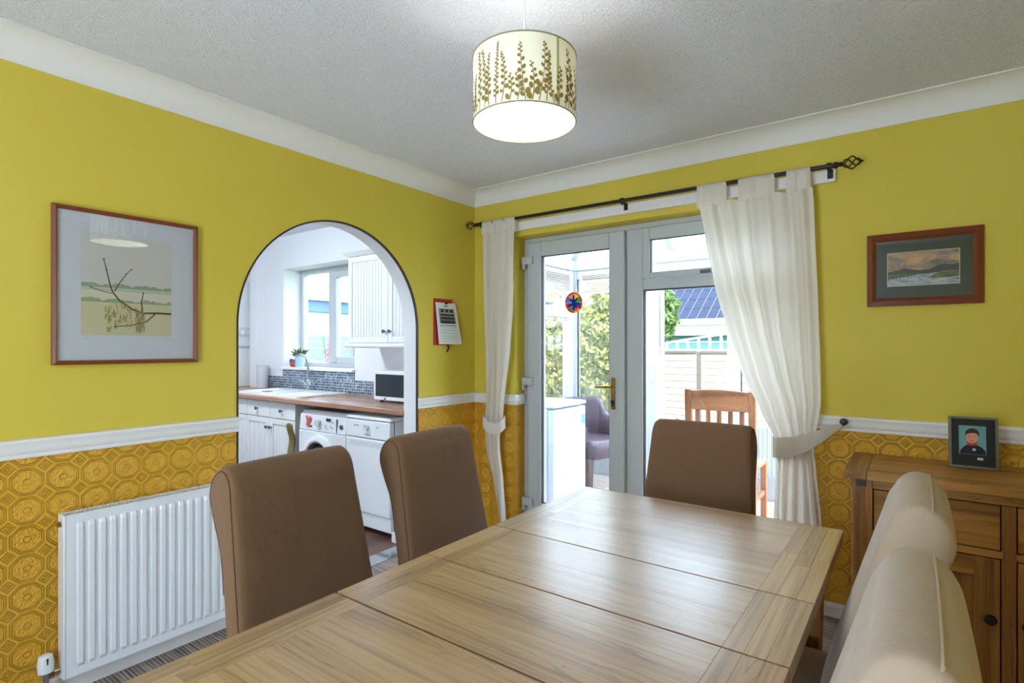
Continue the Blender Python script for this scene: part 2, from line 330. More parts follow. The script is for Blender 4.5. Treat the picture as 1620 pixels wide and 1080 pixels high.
ST('trim_6', mb, M['white'], 'white moulded dado rail turning into the door reveal', 'dado rail', smooth=30)
ST('trim_7', dado_b(DX1, 3.4), M['white'], 'white moulded dado rail on the back wall above the sideboard', 'dado rail', smooth=30)
bp = [(0, 0), (.016, 0), (.016, .05), (.010, .062), (0, .066)]
ST('baseboard_back', MB().loops([[(x, -u, z) for u, z in bp] for x in (DX1, 3.4)]), M['white'], 'white baseboard under the ochre paper of the back wall', 'baseboard')
ST('baseboard_left', MB().prism(bp, 1, -4.3, AY0), M['white'], 'white baseboard under the radiator wall', 'baseboard')
ST('trim_8', box(.16, 2.277, -.03, 0, 2.09, 2.148), M['white'], 'white painted batten board behind the curtain pole', 'batten', bevel=.003)
ST('trim_9', box(T, 0, AY0, AY1, -.002, .006), M['steel'], 'silver threshold strip between carpet and kitchen floor', 'threshold')

# glazed doors
FY0, FY1 = .115, .185
d1 = thing('door_1', 'white plastic glazed door set with a fanlight and side light', 'door', (1.24, .15, 0), kind='structure')
mb = MB().box(DX0, .405, FY0, FY1, 0, DH).box(2.06, DX1, FY0, FY1, 0, DH).box(.405, 2.06, FY0, FY1, 2.022, DH).box(1.138, 1.245, FY0, FY1, 0, 2.022).box(1.245, 2.06, FY0, FY1, 1.646, 1.708).box(.405, 1.138, FY0, FY1, 0, .03).box(1.245, 2.06, FY0, FY1, 0, .07)
O('frame', mb, M['upvc'], d1, bevel=.004)
def leafbars(x0, x1, z0, z1, l, r, t, b, y0, y1): return MB().box(x0, x0+l, y0, y1, z0, z1).box(x1-r, x1, y0, y1, z0, z1).box(x0+l, x1-r, y0, y1, z1-t, z1).box(x0+l, x1-r, y0, y1, z0, z0+b)
lf = O('door_leaf', leafbars(.409, 1.134, .034, 2.018, .107, .103, .098, .19, .088, .155), M['upvc'], d1, bevel=.005)
O('glazing_seal', leafbars(.514, 1.033, .222, 1.922, .006, .006, .006, .006, .098, .125), M['gasket'], lf)
O('pane', box(.515, 1.032, .118, .124, .222, 1.922), M['glass'], lf)
for z in (1.892, 1.055, .222):
    O('hinge', MB().box(.372, .455, .066, .09, z-.022, z+.03).cyl((.385, .072, z-.055), (.385, .072, z-.022), .012), M['upvc'], lf, bevel=.003)
hp = O('handle_plate', MB().box(1.048, 1.074, .078, .088, .906, 1.105), M['brass'], lf, bevel=.004)
mb = MB().cyl((1.061, .078, 1.05), (1.061, .045, 1.05), .009).tube([(1.061, .045, 1.05), (1.02, .04, 1.048), (.955, .045, 1.045)], [.009, .008, .006])
O('handle', mb, M['brass'], lf, smooth=True)
O('keyhole', MB().cyl((1.061, .078, .955), (1.061, .068, .955), .011).box(1.057, 1.065, .066, .07, .925, .955), M['blackp'], lf)
fs = O('fanlight_sash', leafbars(1.25, 2.055, 1.712, 2.018, .045, .045, .073, .032, .095, .155), M['upvc'], d1, bevel=.004)
O('pane', box(1.29, 2.015, .12, .126, 1.74, 1.95), M['glass'], fs)
O('glazing_seal', leafbars(1.293, 2.012, 1.742, 1.947, .005, .005, .005, .005, .105, .13), M['gasket'], fs)
O('catch', MB().box(1.60, 1.66, .078, .096, 1.716, 1.736), M['pewter'], fs, bevel=.004)
O('side_pane', box(1.243, 2.062, .14, .146, .068, 1.648), M['glass'], d1)
O('glazing_seal', leafbars(1.245, 2.06, .07, 1.646, .006, .006, .006, .006, .125, .15), M['gasket'], d1)

# ================================================================== KITCHEN SHELL
KW = .03; WX0, WX1, WZ0, WZ1 = -2.545, -1.418, 1.092, 2.082
mb = MB().box(-3.4, WX0, KW, .28, 0, ZC).box(WX1, T, KW, .28, 0, ZC).box(WX0, WX1, KW, .28, 0, WZ0).box(WX0, WX1, KW, .28, WZ1, ZC).box(T, 0, 0, .28, 0, ZC)
ST('wall_kitchen_window', mb, M['kwall'], 'white kitchen wall around the deep-set window', 'wall')
ST('wall_kitchen_far', box(-3.4, -3.3, -3.1, KW, 0, ZC), M['kwall'], 'white kitchen wall behind the boiler', 'wall')
ST('wall_kitchen_rear', box(-3.4, T, -3.1, -3.0, 0, ZC), M['kwall'], 'white kitchen wall opposite the window', 'wall')
w1 = thing('window_1', 'white framed two-light kitchen window over the sink', 'window', (-1.98, .22, WZ0), kind='structure')
O('sill', box(WX0-.01, WX1+.01, -.005, .215, WZ0-.02, WZ0+.004), M['white'], w1, bevel=.004)
O('frame', frame(WX0, WX1, .215, .275, WZ0, WZ1, .05), M['upvc'], w1, bevel=.004)
O('mullion', box(-2.06, -1.985, .215, .275, WZ0+.05, WZ1-.05), M['upvc'], w1, bevel=.004)
O('pane', box(WX0+.05, -2.06, .24, .246, WZ0+.05, WZ1-.05), M['glass'], w1)
sa = O('opening_sash', frame(-1.98, WX1-.05, .20, .26, WZ0+.055, WZ1-.055, .055), M['upvc'], w1, bevel=.004)
O('pane', box(-1.93, WX1-.10, .23, .236, WZ0+.105, WZ1-.105), M['glass'], sa)
# mosaic splash-back
tl = ST('trim_10', MB().box(WX0, WX1, KW-.008, KW, .88, WZ0-.02).box(-3.3, WX0, KW-.008, KW, .88, 1.0).box(WX1, T, KW-.008, KW, .88, 1.0), M['mosaic'], 'blue glass mosaic splash-back over the kitchen worktop', 'tiles')
ST('trim_11', box(-3.03, -2.90, -.06, KW, .88, ZC), M['kwall'], 'boxed-in white pipe running up the kitchen corner', 'pipe boxing')

# ================================================================== CONSERVATORY SHELL
CX0, CX1, CY0, CY1 = -.34, 3.0, .28, 2.0
fl = ST('floor_conservatory', box(CX0-.1, CX1+.1, .28, CY1+.1, -.12, -.006), M['grout'], 'terracotta tiled conservatory floor', 'floor')
for i in range(11):
    for j in range(6):
        x0 = CX0+i*.305; y0 = .29+j*.288
        o = O('floor_tile', MB().box(x0+.003, x0+.302, y0+.003, y0+.285, -.006, .0), M['tile'], fl)
def upv(name, mb, p): return O(name, mb, M['upvc'], p, bevel=.004)
w2 = thing('window_2', 'white framed glazing along the far side of the conservatory', 'window', (1.3, 2.0, 0), kind='structure')
for a, b in ((-.41, -.27), (.45, .60), (1.246, 1.357), (2.1, 2.2), (2.9, 3.05)): upv('post', box(a, b, 1.96, 2.04, 0, 2.09), w2)
upv('eave_beam', box(-.41, 3.05, 1.95, 2.05, 2.09, 2.20), w2); upv('door_head', box(.60, 1.246, 1.96, 2.04, 1.90, 2.089), w2)
for a, b in ((-.27, .45), (1.357, 2.1), (2.2, 2.9)):
    upv('bottom_rail', box(a, b, 1.96, 2.04, 0, .19), w2); upv('top_rail', box(a, b, 1.97, 2.03, 2.0, 2.09), w2)
    O('pane', box(a, b, 1.997, 2.003, .18, 2.01), M['glass'], w2)
    O('glazing_seal', leafbars(a, b, .19, 2.0, .006, .006, .006, .006, 1.975, 2.01), M['gasket'], w2)
w4 = thing('window_4', 'white framed glazing along the left side of the conservatory', 'window', (-.34, 1.1, 0), kind='structure')
for a, b in ((.28, .36), (1.02, 1.10), (1.86, 1.96)): upv('post', box(-.38, -.30, a, b, 0, 2.09), w4)
upv('eave_beam', box(-.39, -.29, .28, 1.95, 2.09, 2.20), w4)
for a, b in ((.36, 1.02), (1.10, 1.86)):
    upv('bottom_rail', box(-.38, -.30, a, b, 0, .19), w4); upv('top_rail', box(-.37, -.31, a, b, 2.0, 2.09), w4); upv('transom', box(-.375, -.305, a, b, 1.60, 1.70), w4)
    O('pane', box(-.343, -.337, a, b, .18, 1.61), M['glass'], w4); O('pane', box(-.343, -.337, a, b, 1.69, 2.01), M['glass'], w4)
    O('catch', MB().box(-.305, -.285, a+.32, a+.34, 1.71, 1.735).box(-.29, -.275, a+.24, a+.42, 1.715, 1.73), M['pewter'], w4)
    sh = O('opening_sash', frame(-.36, -.30, a+.005, b-.005, 1.695, 2.0, .045, axis=0), M['upvc'], w4, bevel=.003)
w5 = thing('window_5', 'white framed glazing along the right side of the conservatory', 'window', (3.0, 1.1, 0), kind='structure')
for a, b in ((.28, .36), (1.10, 1.18)): upv('post', box(2.96, 3.04, a, b, 0, 2.09), w5)
upv('eave_beam', box(2.95, 3.05, .28, 1.95, 2.09, 2.20), w5)
for a, b in ((.36, 1.10), (1.18, 1.96)): upv('bottom_rail', box(2.96, 3.04, a, b, 0, .19), w5); O('pane', box(2.997, 3.003, a, b, .18, 2.09), M['glass'], w5)
# garden door, standing open outwards
d2 = thing('door_2', 'white glazed garden door standing open outside the conservatory', 'door', (.625, 2.045, 0), kind='structure')
O('leaf', frame(.605, .645, 2.045, 2.66, .02, 1.89, .09, axis=0, bottom=.2), M['upvc'], d2, bevel=.004)
O('pane', box(.622, .628, 2.13, 2.575, .2, 1.81), glass('teal_edge_glass', (.75, .95, .95)), d2)
O('threshold', box(.60, 1.246, 1.96, 2.05, 0, .03), M['alu'], w2); d2.rotation_euler = (0, 0, R(21))
# translucent roof
E0, RZT, RYT, RXL = 2.19, 2.80, .95, .75
rf = thing('ceiling_conservatory', 'white translucent conservatory roof on white rafters', 'roof', (1.3, 1.1, 2.2), kind='structure')
xs = [RXL+(3.05-RXL)*i/4 for i in range(5)]
def slab(pts, m, name):
    p = [Vector(q) for q in pts]; n = (p[1]-p[0]).cross(p[2]-p[0]).normalized()*.012
    if n.z < 0: n = -n
    return O(name, MB().loops([[tuple(q) for q in p], [tuple(q+n) for q in p]]), m, rf)
for a, b in zip(xs, xs[1:]):
    slab([(a, 2.06, E0), (b, 2.06, E0), (b, RYT, RZT), (a, RYT, RZT)], M['roofp'], 'roof_panel'); slab([(a, RYT, RZT), (b, RYT, RZT), (b, .28, RZT), (a, .28, RZT)], M['roofp'], 'roof_panel')
slab([(-.42, 2.06, E0), (RXL, 2.06, E0), (RXL, RYT, RZT)], M['roofp'], 'roof_panel'); slab([(-.42, 2.06, E0), (RXL, RYT, RZT), (-.42, RYT, E0)], M['roofp'], 'roof_panel'); slab([(-.42, RYT, E0), (RXL, RYT, RZT), (RXL, .28, RZT), (-.42, .28, E0)], M['roofp'], 'roof_panel')
def raft(p, q, name='rafter', r=.028):
    p = Vector(p); q = Vector(q); d = (q-p).normalized(); s = d.cross(Vector((0, 0, 1))).normalized()*r; u = s.cross(d).normalized()*.05
    if u.z > 0: u = -u
    O(name, MB().loops([[tuple(x-s), tuple(x+s), tuple(x+s+u), tuple(x-s+u)] for x in (p, q)]), M['upvc'], rf)
raft((-.42, 2.06, E0), (RXL, RYT, RZT), 'hip_rafter', .035); raft((RXL, RYT, RZT), (3.05, RYT, RZT), 'ridge', .05)
for x in xs: raft((x, 2.06, E0), (x, RYT, RZT)); raft((x, RYT-.02, RZT), (x, .285, RZT))
raft((-.42, RYT, E0), (RXL, RYT, RZT)); raft((RXL, .30, RZT), (-.42, .30, E0))

# ================================================================== DINING TABLE
TX0, TX1, TT, TB = 1.548, 2.412, .755, .722
tb = thing('dining_table', 'long extended oak dining table with leaf joints in the middle of the room', 'table', (1.98, -2.02, 0))
segs = [(-2.872, -2.302), (-2.300, -2.022), (-2.020, -1.734), (-1.732, -1.160)]
for k, (y0, y1) in enumerate(segs):
    n = 4 if k in (0, 3) else 2
    for i in range(n):
        a = y0 + (y1-y0)*i/n; b = y0 + (y1-y0)*(i+1)/n
        g0 = .0018 if i == 0 else .0001; g1 = .0018 if i == n-1 else .0001
        O('table_board', MB().box(TX0+.0916, TX1-.1116, a+g0, b-g1, TB, TT), M['oakx'], tb, bevel=.0004, seg=1)
    for side, (x0, x1) in enumerate(((TX0, TX0+.0915), (TX1-.1115, TX1))):
        ns = 2 if side == 0 else 3
        for i in range(ns):
            a = x0+(x1-x0)*i/ns; b = x0+(x1-x0)*(i+1)/ns
            cuts = [0, random.uniform(.35, .65), 1] if k in (0, 3) else [0, 1]
            for q, r in zip(cuts, cuts[1:]):
                c0 = y0+(y1-y0)*q; c1 = y0+(y1-y0)*r
                O('edge_stave', MB().box(a+.0001, b-.0001, c0+(.0018 if q == 0 else .0001), c1-(.0018 if r == 1 else .0001), TB, TT), M['oaky'], tb, bevel=.0003, seg=1)
O('end_rail', MB().box(TX0, TX1, -1.1600, -1.150, TB, TT), M['oakx'], tb, bevel=.006)
O('end_rail', MB().box(TX0, TX1, -2.882, -2.8722, TB, TT), M['oakx'], tb, bevel=.006)
for a in (TX0+.07, TX1-.095): O('apron', box(a, a+.025, -2.80, -1.235, .63, TB), M['oaky'], tb)
for a in (-1.245, -2.815): O('apron', box(TX0+.07, TX1-.07, a, a+.025, .63, TB), M['oakx'], tb)
for x in (TX0+.085, TX1-.085):
    for y in (-2.78, -1.245):
        O('leg', MB().loops([[(x+sx*r, y+sy*r, z) for sx, sy in ((-1, -1), (1, -1), (1, 1), (-1, 1))] for z, r in ((0, .026), (.60, .042), (TB, .042))]), M['oakz'], tb, bevel=.004)

# ================================================================== DINING CHAIRS
def catmull(p, k=3):
    out = []
    for i in range(len(p)-1):
        p0, p1, p2, p3 = [Vector(p[max(0, min(len(p)-1, j))]) for j in (i-1, i, i+1, i+2)]
        for q in range(k): t = q/k; out.append(tuple(.5*((2*p1)+(-p0+p2)*t+(2*p0-5*p1+4*p2-p3)*t*t+(-p0+3*p1-3*p2+p3)*t**3)))
    return out+[tuple(p[-1])]
def make_chair(label, fab, seamm, k, ridge):
    """rolled-back chair in a slip cover; k = how far the back leans"""
    c = thing('dining_chair', label, 'chair', (0, 0, 0), 'slip-covered dining chairs around the oak table')
    f = lambda z: k*(z-.43); e = f(.945)
    prof = catmull([(f(z), z) for z in (.43, .55, .70, .83, .90, .945)] + [(e+a, z) for a, z in ((.013, .972), (.035, .989), (.062, .990), (.088, .972), (.104, .942), (.105, .908), (.092, .874), (.074, .838))] + [(f(.78)+.078, .78), (f(.68)+.075, .68), (f(.55)+.074, .55), (.073, .43)])
    n = len(prof); cy = .93
    def nrm(i):
        a = Vector(prof[max(i-1, 0)]); b = Vector(prof[min(i+1, n-1)]); d = b-a; return Vector((d.y, -d.x)).normalized()   # points into the cover
    hw = lambda z: .228-.030*max(0, (z-.45)/.55)
    def surf(i, tt, out=0.0):
        at = abs(tt); sh = 0 if at < .85 else .026*((at-.85)/.15)**4
        s_, z = prof[i]; nv = nrm(i); dome = .010*(1-at**2.5)*(1 if i < n*.3 else .3) if 2 < i < n-3 else 0
        g = sh-dome-out; return (-(s_+nv.x*g), tt*(hw(z)+out), z+nv.y*g)
    O('backrest', MB().loops([[surf(i, tt) for i in range(n)] for tt in (-1, -.995, -.985, -.97, -.95, -.92, -.85, -.7, -.5, -.25, 0, .25, .5, .7, .85, .92, .95, .97, .985, .995, 1)]), fab, c, smooth=60)
    for sg in (() if ridge else (-1, 1)): O('side_seam', MB().tube([surf(i, sg*.972, .0003) for i in range(0, n-6)], .0016, 6), seamm, c, smooth=True)
    if ridge:
        ir = max(range(n), key=lambda i: prof[i][1])+2
        O('top_seam', MB().tube([surf(ir, -.985+1.97*j/24, .0005) for j in range(25)], .0022, 6), seamm, c, smooth=True)
    mb = MB().loops([[(x, y, z) for x, y in ((.36-i_, -.215+i_), (.36-i_, .215-i_), (-.02, .225-i_), (-.02, -.225+i_))] for z, i_ in ((.36, .0), (.44, 0), (.465, .01), (.478, .04))])
    O('seat', mb, fab, c, bevel=.012)
    for x, y in ((.33, -.18), (.33, .18), (-.05, -.18), (-.05, .18)):
        dx = -.05 if x < 0 else 0
        O('leg', MB().loops([[(x+dx*(1-z/.37)+a*r, y+b*r, z) for a, b in ((-1, -1), (1, -1), (1, 1), (-1, 1))] for z, r in ((0, .016), (.37, .022))]), M['chairleg'], c)
    return c
dark = make_chair('taupe slip-covered chair nearest the radiator, back to the left wall', M['fabric'], M['seam'], .20, False)
light = make_chair('beige slip-covered chair nearest the photographer on the sideboard side', M['lfabric'], M['lseam'], .30, True)
dup(dark, (1.297, -1.600, 0), R(3), 'taupe slip-covered chair in front of the dishwasher and arch')
dup(dark, (1.885, -.945, 0), R(-90), 'taupe slip-covered chair at the far end of the table by the glazed doors')
dup(light, (2.385, -1.545, 0), R(180), 'beige slip-covered chair in front of the sideboard')
dark.location = (1.300, -2.160, 0); dark.rotation_euler = (0, 0, R(4)); light.location = (2.380, -2.185, 0); light.rotation_euler = (0, 0, R(180))

# ================================================================== SIDEBOARD
sbd = thing('sideboard', 'oak sideboard with drawers over panelled doors against the back wall', 'sideboard', (2.82, -.25, 0))
SX0, SX1, SY0, SY1 = 2.378, 3.262, -.48, -.03
for i in range(4):
    a = -.505+(.48)*i/4; O('top_board', box(2.43, 3.21, a+.0002, a+.1198, .778, .806), M['sideL'], sbd, bevel=.002, seg=1)
for a, b in ((2.352, 2.4298), (3.2102, 3.288)): O('top_end', box(a, b, -.505, -.025, .778, .806), wood('sideboard_oak_y', 'b98746', 'a06f34', '754b22', 1, .4), sbd, bevel=.004)
for x in (SX0, SX1-.07):
    for y in (SY0, SY1-.06): O('corner_post', box(x, x+.07, y, y+.06, 0, .777), M['sideV'], sbd, bevel=.003)
O('side_panel', box(SX0+.012, SX0+.03, SY0+.06, SY1-.06, .06, .777), M['sideV'], sbd); O('side_panel', box(SX1-.03, SX1-.012, SY0+.06, SY1-.06, .06, .777), M['sideV'], sbd)
O('back_panel', box(SX0+.07, SX1-.07, SY1-.02, SY1-.008, .06, .777), M['sideV'], sbd)
O('carcass_board', box(SX0+.07, SX1-.07, SY0+.03, SY1-.02, .05, .07), M['sideL'], sbd)
for z0, z1 in ((.742, .777), (.552, .578), (.04, .09)): O('rail', box(SX0+.0702, SX1-.0702, SY0+.004, SY0+.03, z0, z1), M['sideL'], sbd, bevel=.0015)
O('centre_stile', box(2.828, 2.866, SY0+.002, SY0+.031, .09, .741), M['sideV'], sbd, bevel=.0015)
O('tenon', box(SX0+.015, SX0+.05, SY0-.004, SY0, .748, .772), M['chairleg'], sbd)
for a, b, kx in ((2.452, 2.824, 2.797), (2.870, 3.188, 2.897)):
    dr = O('drawer', box(a, b, SY0+.004, SY0+.028, .582, .738), M['sideL'], sbd, bevel=.002)
    O('drawer_box', box(a+.01, b-.01, SY0+.028, SY1-.06, .585, .72), M['sideL'], dr)
    O('knob', MB().lathe([(.004, -.022), (.014, -.024), (.016, -.018), (.008, -.008), (.007, .0)], ((a+b)/2, SY0+.004, .66), 16, 1), M['black'], dr, smooth=True)
    do = O('door', box(a+.068, b-.068, SY0+.016, SY0+.024, .16, .48), M['sideV'], sbd)
    for q in (a, b-.07): O('door_stile', box(q, q+.0698, SY0+.004, SY0+.028, .094, .548), M['sideV'], do, bevel=.002)
    for q in (.094, .478): O('door_rail', box(a+.07, b-.07, SY0+.004, SY0+.028, q, q+.07), M['sideL'], do, bevel=.002)
    O('knob', MB().lathe([(.004, -.024), (.016, -.026), (.019, -.019), (.009, -.008), (.008, .0)], (kx, SY0+.004, .336), 16, 1), M['black'], do, smooth=True)

# ================================================================== FRAMED PRINTS
def flat(pts, m, name, p, x=None, y=None, t=.0004):
    """thin printed shape; pts in wall coordinates (along, up), lying at x or y"""
    if x is not None: return O(name, MB().loops([[(x, a, b) for a, b in pts], [(x+t, a, b) for a, b in pts]]), m, p)
    return O(name, MB().loops([[(a, y, b) for a, b in pts], [(a, y-t, b) for a, b in pts]]), m, p)
def rectp(a0, a1, b0, b1): return [(a0, b0), (a1, b0), (a1, b1), (a0, b1)]
def picture_frame(a0, a1, b0, b1, wd, depth, m, p, axis, step=.004):
    mb = MB(); C = [(a0, b0), (a1, b0), (a1, b1), (a0, b1)]; I = [(a0+wd, b0+wd), (a1-wd, b0+wd), (a1-wd, b1-wd), (a0+wd, b1-wd)]
    for i in range(4):
        j = (i+1) % 4; q = MB()
        def P(ab, d): return (d, ab[0], ab[1]) if axis == 0 else (ab[0], -d, ab[1])
        mid = [((C[k][0]*.4+I[k][0]*.6), (C[k][1]*.4+I[k][1]*.6)) for k in (i, j)]
        rings = [[P(C[i], .002), P(C[i], depth*.8), P(mid[0], depth), P(I[i], depth*.7), P(I[i], .002)], [P(C[j], .002), P(C[j], depth*.8), P(mid[1], depth), P(I[j], depth*.7), P(I[j], .002)]]
        O('frame_bar', q.loops(rings), m, p)
pl = thing('framed_print', 'teak framed print of a hanging ash branch over the radiator', 'picture', (.0, -2.172, 1.231))
PY0, PY1, PZ0, PZ1 = -2.428, -1.918, 1.231, 1.832
picture_frame(PY0, PY1, PZ0, PZ1, .016, .024, M['teak'], pl, 0)
O('mount', box(.004, .010, PY0+.01, PY1-.01, PZ0+.01, PZ1-.01), M['paperw'], pl)
cream = mat('print_cream', 'c9c4a4', .8); pgrey = mat('print_sky', 'c8c8c6', .8); pgreen = mat('print_green', '8fa48c', .8); pgreen2 = mat('print_pale_green', 'b3bfa8', .8); twig = mat('print_twig', '4a4034', .8); seed = mat('print_seed', '9c9266', .8)
flat(rectp(-2.339, -2.023, 1.52, 1.745), pgrey, 'print_sky', pl, x=.0102); flat(rectp(-2.339, -2.023, 1.345, 1.478), cream, 'print_field', pl, x=.0102); flat(rectp(-2.339, -2.023, 1.478, 1.52), mat('print_pale', 'd0cdbd', .8), 'print_field', pl, x=.0102)
def ridge(z0, z1, seedv, amp):
    rr = random.Random(seedv); top = [(-2.339+.316*i/28, z1+amp*(rr.random()-.5)+.3*amp*math.sin(i*.7)) for i in range(29)]
    return [(-2.339, z0)] + [] + [(-2.023, z0)] + top[::-1]
flat(ridge(1.533, 1.547, 3, .009), pgreen, 'print_hedge', pl, x=.0107); flat(ridge(1.520, 1.531, 4, .006), pgreen2, 'print_hedge', pl, x=.0107); flat(ridge(1.475, 1.487, 5, .009), pgreen, 'print_hedge', pl, x=.0107)
def stroke(pts, w0, w1, m, name, p, x=None, y=None, off=.0112):
    mb = MB(); n = len(pts); L = []; Rr = []
    for i, (a, b) in enumerate(pts):
        d = Vector(pts[min(i+1, n-1)])-Vector(pts[max(i-1, 0)]); d.normalize(); wv = w0+(w1-w0)*i/max(1, n-1); L.append((a-d.y*wv, b+d.x*wv)); Rr.append((a+d.y*wv, b-d.x*wv))
    return flat(L+Rr[::-1], m, name, p, x=x, y=y)
for pts, w0, w1 in (([(-2.023, 1.439), (-2.08, 1.44), (-2.132, 1.437), (-2.17, 1.453), (-2.213, 1.485), (-2.237, 1.518), (-2.246, 1.549), (-2.257, 1.603), (-2.266, 1.643)], .0042, .0014), ([(-2.231, 1.519), (-2.213, 1.555), (-2.189, 1.593), (-2.173, 1.612)], .002, .0012), ([(-2.237, 1.511), (-2.266, 1.517), (-2.306, 1.53)], .0015, .0012), ([(-2.132, 1.443), (-2.136, 1.483), (-2.129, 1.52)], .0028, .0015), ([(-2.08, 1.442), (-2.116, 1.404), (-2.17, 1.386), (-2.228, 1.379)], .0028, .0015)):
    stroke(pts, w0, w1, twig, 'print_twig', pl, x=.0112)
def ell(c, a, b, rot=0, n=12): return [(c[0]+a*math.cos(t)*math.cos(rot)-b*math.sin(t)*math.sin(rot), c[1]+a*math.cos(t)*math.sin(rot)+b*math.sin(t)*math.cos(rot)) for t in [2*PI*i/n for i in range(n)]]
for c in ((-2.266, 1.645), (-2.172, 1.613), (-2.308, 1.531), (-2.129, 1.521), (-2.257, 1.603), (-2.246, 1.55), (-2.19, 1.594), (-2.228, 1.379), (-2.08, 1.441)): flat(ell(c, .0035, .003, n=8), twig, 'print_bud', pl, x=.0116)
mb = MB(); rr = random.Random(9)
for i in range(120):
    a = rr.choice((rr.uniform(-2.262, -2.17), rr.uniform(-2.157, -2.125))); b = rr.uniform(1.385, 1.475)-.02*abs(a+2.2)/.05; mb.loops([[(x, u, v) for u, v in ell((a, b), .0011, rr.uniform(.007, .014), rr.uniform(-.35, .35), 6)] for x in (.0117, .0119)])
O('print_seeds', mb, seed, pl, kind='stuff')
for a0, n in ((-2.332, 6), (-2.045, 7)): stroke([(a0+.004*i, 1.333+.004*((i*7) % 3-1)) for i in range(n)], .0005, .0005, pgreen, 'signature', pl, x=.0104)
O('glass', box(.0145, .0165, PY0+.012, PY1-.012, PZ0+.012, PZ1-.012), M['pglass'], pl)

pr = thing('framed_painting', 'mahogany framed stormy lake landscape in a green mount', 'picture', (2.608, 0, 1.483))
QX0, QX1, QZ0, QZ1 = 2.402, 2.815, 1.484, 1.813
picture_frame(QX0, QX1, QZ0, QZ1, .036, .028, M['mahog'], pr, 1)
O('mount', box(QX0+.02, QX1-.02, -.012, -.004, QZ0+.02, QZ1-.02), M['green'], pr)
def m_storm():
    m = mat('storm_sky', '8d8478', .8); t = NT(m); n = t.noise(t.coord('World', (1, 1, 1.8)), 14, 4, .6, .5)
    t.l.new(t.ramp(n, [(.3, '54524f'), (.45, '8f8579'), (.55, 'c79a6a'), (.68, 'd8b483')]), t.n['Principled BSDF'].inputs['Base Color']); return m
def m_land():
    m = mat('painted_land', '4f5b33', .8); t = NT(m); n = t.noise(t.coord('World', (1, 1, 3)), 40, 4, .6, .5)
    t.l.new(t.ramp(n, [(.3, '2c3324'), (.5, '59683a'), (.65, '7f8a4e'), (.8, '3c4638')]), t.n['Principled BSDF'].inputs['Base Color']); return m
def m_lake():
    m = mat('painted_lake', 'aab4bd', .8); t = NT(m); n = t.noise(t.coord('World', (1, 1, 5)), 30, 3, .6, .5)
    t.l.new(t.ramp(n, [(.35, '7e8894'), (.5, 'b4bcc4'), (.7, 'd5d8da')]), t.n['Principled BSDF'].inputs['Base Color']); return m
flat(rectp(2.479, 2.738, 1.572, 1.725), mat('ivory_slip', 'cfc9a8', .8), 'slip', pr, y=-.0122)
flat(rectp(2.482, 2.735, 1.632, 1.722), m_storm(), 'painted_sky', pr, y=-.0127); flat(rectp(2.482, 2.735, 1.575, 1.632), m_lake(), 'painted_lake', pr, y=-.0127)
hill = mat('painted_hill', '333c3c', .8)
flat([(2.482, 1.625), (2.60, 1.622), (2.735, 1.628), (2.735, 1.660), (2.71, 1.655), (2.685, 1.662), (2.66, 1.655), (2.63, 1.642), (2.60, 1.640), (2.57, 1.645), (2.545, 1.652), (2.52, 1.645), (2.50, 1.640), (2.482, 1.638)], hill, 'painted_hills', pr, y=-.0132)
land = m_land()
flat([(2.482, 1.603), (2.54, 1.612), (2.60, 1.622), (2.56, 1.628), (2.482, 1.626)], land, 'painted_bank', pr, y=-.0136); flat([(2.632, 1.602), (2.70, 1.600), (2.735, 1.606), (2.735, 1.632), (2.68, 1.630), (2.645, 1.618)], land, 'painted_bank', pr, y=-.0136); flat([(2.70, 1.592), (2.735, 1.590), (2.735, 1.598)], land, 'painted_bank', pr, y=-.0136)
for i in range(8): x = 2.487+.0135*i; flat(rectp(x, x+.0015, 1.594+.002*i, 1.606+.0022*i), hill, 'painted_post', pr, y=-.0140)
O('glass', box(QX0+.03, QX1-.03, -.020, -.018, QZ0+.03, QZ1-.03), M['pglass'], pr)

# ================================================================== CALENDAR
ca = thing('wall_calendar', 'red-backed wall calendar with a black and white photo between arch and corner', 'calendar', (0, -.31, 1.31))
O('backing', box(.001, .006, -.425, -.245, 1.31, 1.622), M['red'], ca)
cpts = lambda u, v: (.012+.03*(1-v)*(.3+u), -.418+.195*u+.025*(1-v), 1.316+.280*v)
O('page', MB().grid(lambda u, v: cpts(u, v), 8, 10), mat('calendar_page', 'e8e8e6', .7), ca, smooth=True)
def onp(u, v, e=.0015): p = cpts(u, v); return (p[0]+e, p[1], p[2])
O('photo', MB().grid(lambda u, v: onp(.12+.76*u, .50+.36*v), 6, 4), mat('photo_grey', '8f8f8d', .7), ca)
mbd, mbf = MB(), MB()
def oval(m_, u, v, a, b, e): m_.face([onp(u+a*math.cos(2*PI*k/10), v+b*math.sin(2*PI*k/10), e) for k in range(10)])
for row, (v, n) in enumerate(((.73, 8), (.65, 9), (.57, 8))):
    for i in range(n): u = .17+.66*(i+.5)/n; oval(mbd, u, v-.035, .042, .045, .0022+.0002*row); oval(mbf, u, v+.022, .017, .016, .0024+.0002*row)
for i in range(3): u = .22+.22*i; mbd.face([onp(u, .77, .002), onp(u+.13, .77, .002), onp(u+.13, .84, .002), onp(u, .84, .002)])
O('photo_figures', mbd, mat('photo_dark', '232325', .7), ca, fix=False, kind='stuff'); O('photo_faces', mbf, mat('photo_light', 'c6c6c2', .7), ca, fix=False, kind='stuff')
gl = mat('calendar_grid', '9aa0a6', .8); mb = MB()
for i in range(8): u = .12+.76*i/7; mb.face([onp(u, .06), onp(u+.008, .06), onp(u+.008, .40), onp(u, .40)])
for i in range(6): v = .06+.34*i/5; mb.face([onp(.12, v), onp(.88, v), onp(.88, v+.006), onp(.12, v+.006)])
O('date_grid', mb, gl, ca, fix=False)
